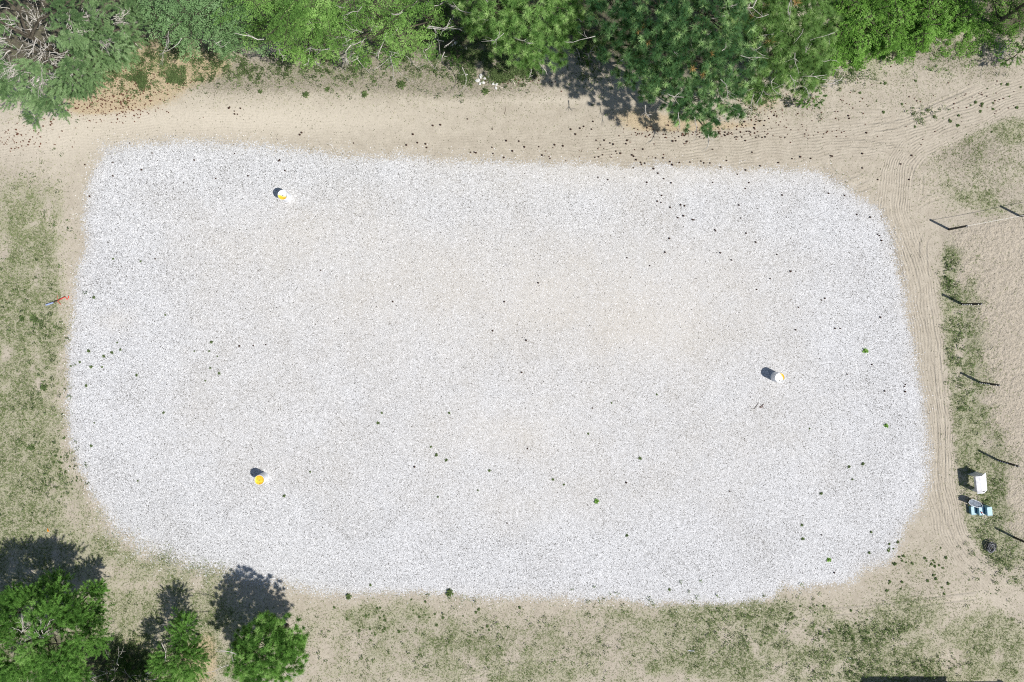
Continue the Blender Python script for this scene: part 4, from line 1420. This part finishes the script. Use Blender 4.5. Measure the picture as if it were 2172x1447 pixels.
# the smaller, uncounted rest of them in one object
mv, mf = [], []
base = np.array([tuple(v.co) for v in cones[0].vertices])
polys = [tuple(p_.vertices) for p_ in cones[0].polygons]
specs = [(240, 225, 50, 17, 230), (300, 180, 50, 26, 120), (40, 295, 45, 15, 60), (1470, 283, 80, 8, 130), (1620, 240, 60, 22, 110), (1700, 285, 60, 8, 25), (1110, 170, 45, 10, 40), (1850, 210, 90, 40, 60), (2100, 210, 50, 20, 30), (1300, 325, 70, 8, 20)]
k0 = 0
for (cu, cv, su, sv, n_) in specs:
    for _ in range(n_):
        q = P(rng.normal(cu, su), rng.normal(cv, sv))
        a = rng.uniform(0, 6.28); s = rng.uniform(.4, .75)
        ca, sa = math.cos(a), math.sin(a)
        vv = base * s
        vv = np.stack([vv[:, 0] * ca - vv[:, 1] * sa + q[0], vv[:, 0] * sa + vv[:, 1] * ca + q[1], vv[:, 2] + float(gz(q[0], q[1]))], -1)
        mv += [tuple(r_) for r_ in vv]
        mf += [tuple(i + k0 for i in p_) for p_ in polys]
        k0 += len(base)
me = bpy.data.meshes.new('cone_litter')
me.from_pydata(mv, [], mf); me.update(); me.materials.append(M_CONE_RED)
tag(ob('cone_litter', me), 'small red brown cones and bark bits strewn on the ground under the pines', 'cone litter', kind='stuff')


# ------------------------------------------------------------------ weeds
def weed_mesh(seed, R, n, mat):
    q = np.random.default_rng(seed)
    a = q.uniform(0, 6.28, n); L_ = R * q.uniform(.5, 1.1, n); w = R * .2
    el = q.uniform(.1, .9, n)
    d = np.stack([np.cos(a) * np.cos(el), np.sin(a) * np.cos(el), np.sin(el)], -1)
    s = np.stack([-np.sin(a), np.cos(a), np.zeros(n)], -1) * w * q.uniform(.5, 1.1, (n, 1))
    b = np.stack([q.normal(0, R * .15, n), q.normal(0, R * .15, n), np.full(n, .01)], -1)
    m_ = b + d * L_[:, None] * .55
    t = b + d * L_[:, None] - np.array([0, 0, 1]) * (L_[:, None] * .2)
    v = np.stack([b, m_ + s, t, m_ - s], 1).reshape(-1, 3)
    f = np.arange(len(v)).reshape(-1, 4)
    return np_mesh('weed', v, f, mat, False, {'tint': q.uniform(0, .9, n)})


weeds = [weed_mesh(s, .17, 34, M_WEED) for s in (1, 2, 3)]
weeds_b = [weed_mesh(s, .17, 40, M_LEAF_BRIGHT) for s in (5, 6)]
WP = [(240, 549), (298, 554), (199, 631), (350, 668), (448, 726), (248, 727), (255, 742), (237, 748), (220, 756), (188, 745), (150, 777), (169, 768), (193, 778), (216, 779), (290, 796), (183, 818), (347, 876), (200, 897), (193, 946),
      (443, 745), (461, 756), (446, 781), (465, 792), (435, 808), (412, 745), (292, 1020), (603, 1052), (810, 876), (802, 897), (953, 876), (658, 1001), (914, 948), (926, 965), (947, 976), (929, 1054), (1038, 998),
      (1014, 1040), (1173, 1017), (1248, 920), (1297, 855), (1358, 972), (1265, 1063), (1330, 1136), (1717, 909), (1830, 984), (1801, 990), (1742, 1047), (1808, 1017), (1848, 1129), (1703, 1143), (1701, 1114), (1844, 1173), (1420, 1251), (1393, 837), (1196, 1028)]


def place_weed(u, v, s, label, group, bright=False):
    q = P(u, v)
    o = bpy.data.objects.new('weed', (weeds_b if bright else weeds)[rng.integers(2)])
    link(o)
    o.location = (q[0], q[1], float(gz(q[0], q[1])) + .005)
    o.scale = (s, s, s)
    o.rotation_euler = (0, 0, rng.uniform(0, 6.28))
    tag(o, label, 'weed', group)


for (u, v) in WP: place_weed(u, v, rng.uniform(.4, .8), 'green weed in gravel, ' + where(u, v), 'weeds in the white gravel')
place_weed(1836, 744, 1.25, 'bright green leafy weed in the gravel near its right edge', 'bright weeds in the gravel', True)
place_weed(1880, 903, 1.0, 'bright green round weed in the gravel below the leafy one at right', 'bright weeds in the gravel', True)
place_weed(1758, 1188, 1.0, 'yellow green weed in the lower right corner of the gravel', 'bright weeds in the gravel', True)
place_weed(1265, 1063, 1.1, 'bright green ring shaped weed in the lower middle of the gravel', 'bright weeds in the gravel', True)
for (u, v, s, lb) in ((552, 195, 1.0, 'round green tuft on sand, leftmost of the row above the track'), (649, 201, 1.5, 'dark round green tuft above the track, second from the left'), (694, 189, 1.1, 'light green round tuft above the track, between two darker ones'), (774, 200, 1.5, 'dark round green tuft above the track, rightmost dark one'),
                      (794, 173, .9, 'small green tuft above the rightmost dark tuft'), (852, 181, 2.0, 'loose blue green weed clump on the sand above the track'), (1030, 195, 1.6, 'dark round green tuft beside the pale stick'), (362, 170, 1.8, 'green weed clump on litter right of the tan needles'),
                      (429, 170, 1.1, 'small green clump right of the tan needle patch'), (954, 1257, 1.8, 'large green weed straddling the bottom gravel edge'), (740, 1265, 1.4, 'green weed just below the bottom gravel edge'), (94, 822, 1.6, 'green weed clump on the left grass strip'),
                      (68, 950, 1.6, 'green weed clump on the left grass strip, lower one'), (73, 675, 1.8, 'bright weed clump below the rolled banner, right one'), (48, 675, 1.4, 'bright weed clump below the rolled banner, left one')):
    place_weed(u, v, s, lb, None, False)
for (n_, cl, lb, gp) in ((18, [(125, 990, 10, 25), (145, 1010, 9, 18), (135, 960, 12, 20)], 'green weed in the row along the lower left gravel edge', 'weeds along the lower left gravel edge'),
                         (42, [(1960, 1200, 25, 30), (1985, 1190, 20, 25), (1890, 1160, 10, 10), (1900, 1190, 15, 8), (1880, 1245, 20, 8), (1990, 1220, 20, 20)], 'dark green weed on sand off the lower right gravel corner', 'weeds off the lower right gravel corner'),
                         (50, [(780, 1300, 50, 20), (830, 1320, 60, 20), (900, 1300, 50, 15), (1000, 1310, 60, 20), (800, 1335, 30, 12)], 'green weed on the sand below the bottom gravel edge', 'weeds below the bottom gravel edge'),
                         (34, [(2060, 225, 60, 14), (2120, 200, 40, 16), (1990, 260, 50, 12), (1870, 190, 60, 20)], 'dark green weed growing on the combed track at upper right', 'weeds on the upper right track'),
                         (30, [(1830, 1345, 40, 12), (1700, 1300, 80, 20), (1780, 1340, 40, 18)], 'dark green weed in the patchy grass at lower right', 'weeds in the lower right grass')):
    for _ in range(n_):
        cu, cv, su, sv = cl[rng.integers(len(cl))]
        wu, wv = rng.normal(cu, su), rng.normal(cv, sv)
        ws_ = rng.uniform(.3, .8)
        place_weed(wu, wv, ws_, ('tiny ' if ws_ < .42 else 'small ' if ws_ < .55 else 'medium ' if ws_ < .68 else 'large ') + lb.split(' in the ')[0].split(' on ')[0].split(' off ')[0].split(' growing ')[0] + ', ' + where(wu, wv), gp)

# ------------------------------------------------------------------ grass (uncountable) and loose stones
N = 700000
gu = rng.uniform(-30, 2202, N); gv = rng.uniform(-30, 1477, N)
# ground position of each candidate
xx = (gu - W0 / 2) / F; yy = -(gv - H0 / 2) / F
tt = H / (ct + yy * st)
gx = xx * tt; gy = (yy * ct - st) * tt
gg, gl, gb, gf = cover(gu, gv, gx, gy)
sd, gcv = gravel_cov(gx, gy, gu, gv)
dt1, _ = seg_dist(gx, gy, TOPTRACK); dt2, _ = seg_dist(gx, gy, RIGHTTRACK)
trk = np.clip(sst(1.3 - dt1, 0, .4) + sst(1.0 - dt2, 0, .3), 0, 1)
clump = .35 + .65 * sst(fbm(gx, gy, 2.6, 21), .38, .62)
prob = (gg * 1.15 + gb * .40 + gf * .15 + .045) * (0.25 + 0.95 * clump) * (1 - .93 * trk) * sst(-gcv, -0.6, 0.5) * .58
keep = rng.random(N) < prob
gx, gy, gu, gv = gx[keep], gy[keep], gu[keep], gv[keep]
gb = gb[keep]; gg = gg[keep]
n = len(gx)
B = 4
a = rng.uniform(0, 6.28, (n, B)); el = rng.uniform(.15, 1.0, (n, B))
Lg = rng.uniform(.04, .11, (n, B)) * (0.7 + 0.5 * gg[:, None])
d = np.stack([np.cos(a) * np.cos(el), np.sin(a) * np.cos(el), np.sin(el)], -1)
b = np.stack([gx, gy, gz(gx, gy) - .003], -1)[:, None, :] + rng.normal(0, .02, (n, B, 3)) * [1, 1, 0]
s = np.stack([-np.sin(a), np.cos(a), np.zeros((n, B))], -1) * .011
v = np.stack([b - s, b + s, b + d * Lg[..., None]], 2).reshape(-1, 3)
f = np.arange(len(v)).reshape(-1, 3)
green = np.clip(gg * 0.35, 0, .35)
tint = rng.uniform(0, 1.15, n) * (0.95 - green)
tint = np.repeat(tint, B)
me = np_mesh('grass', v, f, M_GRASS, False, {'tint': tint})
tag(ob('grass', me), 'thin patchy grass and dry stems around the gravel', 'grass', kind='stuff')

# leafy ground cover
GCB = [(265, 130, 55, 32, 480), (345, 125, 60, 25, 480), (220, 165, 25, 25, 140), (270, 165, 40, 20, 140), (600, 150, 150, 20, 500), (480, 135, 50, 20, 300), (300, 175, 10, 8, 120), (375, 165, 10, 8, 160), (1105, 150, 20, 12, 260), (1050, 130, 40, 25, 700), (985, 165, 12, 8, 90), (1055, 165, 10, 8, 90), (1010, 60, 50, 40, 900),
       (935, 90, 30, 40, 600), (1250, 80, 25, 50, 700), (860, 120, 60, 18, 300), (700, 130, 80, 15, 260), (1830, 70, 70, 30, 2600), (1950, 60, 70, 30, 2400), (1760, 130, 40, 25, 1100), (1870, 20, 120, 20, 1800), (2030, 60, 25, 25, 600),
       (2120, 60, 40, 30, 500), (280, 1400, 60, 40, 900), (340, 1420, 40, 25, 500), (1590, 190, 60, 30, 500), (2032, 715, 14, 40, 130), (2015, 590, 8, 22, 100), (2050, 830, 20, 50, 90), (2085, 1060, 25, 60, 130), (2120, 1190, 40, 30, 150),
       (1860, 1420, 110, 20, 350), (1600, 1350, 60, 30, 160), (1830, 1345, 60, 15, 220), (1960, 240, 25, 10, 30), (125, 1010, 25, 25, 80), (90, 690, 25, 15, 60), (1200, 1360, 500, 50, 500), (60, 800, 50, 250, 350)]
cu_ = np.concatenate([rng.normal(a_, c_, n_) for a_, b_, c_, d_, n_ in GCB])
cv2_ = np.concatenate([rng.normal(b_, d_, n_) for a_, b_, c_, d_, n_ in GCB])
m_ = (vnoise(cu_, cv2_, .06, 51) + .5 * vnoise(cu_, cv2_, .13, 52)) > .62
cu_, cv2_ = cu_[m_], cv2_[m_]
xx = (cu_ - W0 / 2) / F; yy = -(cv2_ - H0 / 2) / F
tt = H / (ct + yy * st)
cx_ = xx * tt; cy_ = (yy * ct - st) * tt
C0 = np.stack([cx_, cy_, gz(cx_, cy_) + rng.uniform(.02, .16, len(cx_))], -1)
aa = rng.uniform(0, 6.28, len(cx_))
v, f = leaf_fans(C0, np.stack([np.cos(aa), np.sin(aa), np.zeros(len(aa))], -1), rng.uniform(.08, .16, len(aa)), 14, .07, 3.0, .3, .4)
tint = np.repeat(rng.uniform(-.1, .9, len(aa)), 14) + rng.uniform(-.1, .1, 14 * len(aa))
br_ = np.repeat((cv2_ < 150) & (cu_ > 1700), 14)
for sel, mt_, lb in ((br_, M_LEAF_BRIGHT, 'bright green leafy ground cover under the low bushes at upper right'), (~br_, M_WEED, 'low green ground cover along the tree line and in the grass')):
    vv_ = v.reshape(-1, 4, 3)[sel].reshape(-1, 3)
    me = np_mesh('ground_cover', vv_, np.arange(len(vv_)).reshape(-1, 4), mt_, False, {'tint': tint[sel]})
    tag(ob('ground_cover', me), lb, 'ground cover', kind='stuff')

# loose gravel stones
NS = 120000
su = rng.uniform(120, 2000, NS); sv = rng.uniform(280, 1310, NS)
xx = (su - W0 / 2) / F; yy = -(sv - H0 / 2) / F
tt = H / (ct + yy * st)
sx_ = xx * tt; sy_ = (yy * ct - st) * tt
_, cv_ = gravel_cov(sx_, sy_, su, sv)
keep = rng.random(NS) < np.clip(.5 + cv_ * .5, 0, 1)
sx_, sy_ = sx_[keep], sy_[keep]
n = len(sx_)
r = rng.uniform(.014, .042, n) * rng.uniform(.7, 1, n)
oc = np.array([[1, 0, 0], [0, 1, 0], [-1, 0, 0], [0, -1, 0], [0, 0, 1]], float)
v = oc[None] * rng.uniform(.6, 1.3, (n, 5, 1)) * r[:, None, None]
a = rng.uniform(0, 6.28, n)
ca, sa = np.cos(a)[:, None], np.sin(a)[:, None]
v = np.stack([v[..., 0] * ca - v[..., 1] * sa + sx_[:, None], v[..., 0] * sa + v[..., 1] * ca + sy_[:, None], v[..., 2] + gz(sx_, sy_)[:, None]], -1).reshape(-1, 3)
bf = np.array([[0, 1, 4], [1, 2, 4], [2, 3, 4], [3, 0, 4]])
f = (bf[None] + (np.arange(n) * 5)[:, None, None]).reshape(-1, 3)
t = NT('gravel_stone')
tn = t.attr('tint')
cst = t.mix(t.step(tn, 0.0, 1.0), (0.50, 0.50, 0.505), (0.84, 0.84, 0.85))
cst = t.mix(t.step(tn, 0.12, 0.09), cst, (0.10, 0.095, 0.09))
M_STONE = t.done(t.principled(cst, .9, .2))
me = np_mesh('loose_gravel', v, f, M_STONE, False, {'tint': np.repeat(rng.random(n), 4)})
tag(ob('loose_gravel', me), 'loose white gravel stones covering the rounded pad', 'gravel', kind='stuff')

# ------------------------------------------------------------------ shed below the frame (its shade reaches in)
pL = P(1895, 1522); pR = P(2055, 1522)
root = empty('shed', (pL + pR) / 2, 'low shed below the bottom right edge, only its dark shade in view', 'shed')
c0 = (pL + pR) / 2
m = MB()
m.box((0, 0, 1.3), (4.6, 3.0, 2.6))
m.build('wall', M_SHED, root)
m = MB()
m.prism([(-2.6, -1.7, 2.7), (2.6, -1.7, 2.7), (2.6, 0, 3.3), (-2.6, 0, 3.3)], .06)
m.prism([(-2.6, 0, 3.3), (2.6, 0, 3.3), (2.6, 1.7, 2.7), (-2.6, 1.7, 2.7)], .06)
m.build('roof', M_ROOF, root)
m = MB()
m.box((-.8, 1.52, 1.0), (.9, .05, 2.0))
m.build('door', M_ROOF, root)
q = P(2095, 1462)
root = empty('rail_gate', q, 'rail gate just below the bottom right edge, only its striped shade in view', 'gate')
for x in (-1.7, 1.7):
    m = MB(); m.box((x, 0, .8), (.12, .12, 1.6)); m.build('gate_post', M_STICK, root)
for k in range(4):
    m = MB(); m.box((0, 0, .35 + k * .33), (3.26, .04, .07)); m.build('rail', M_STICK, root)
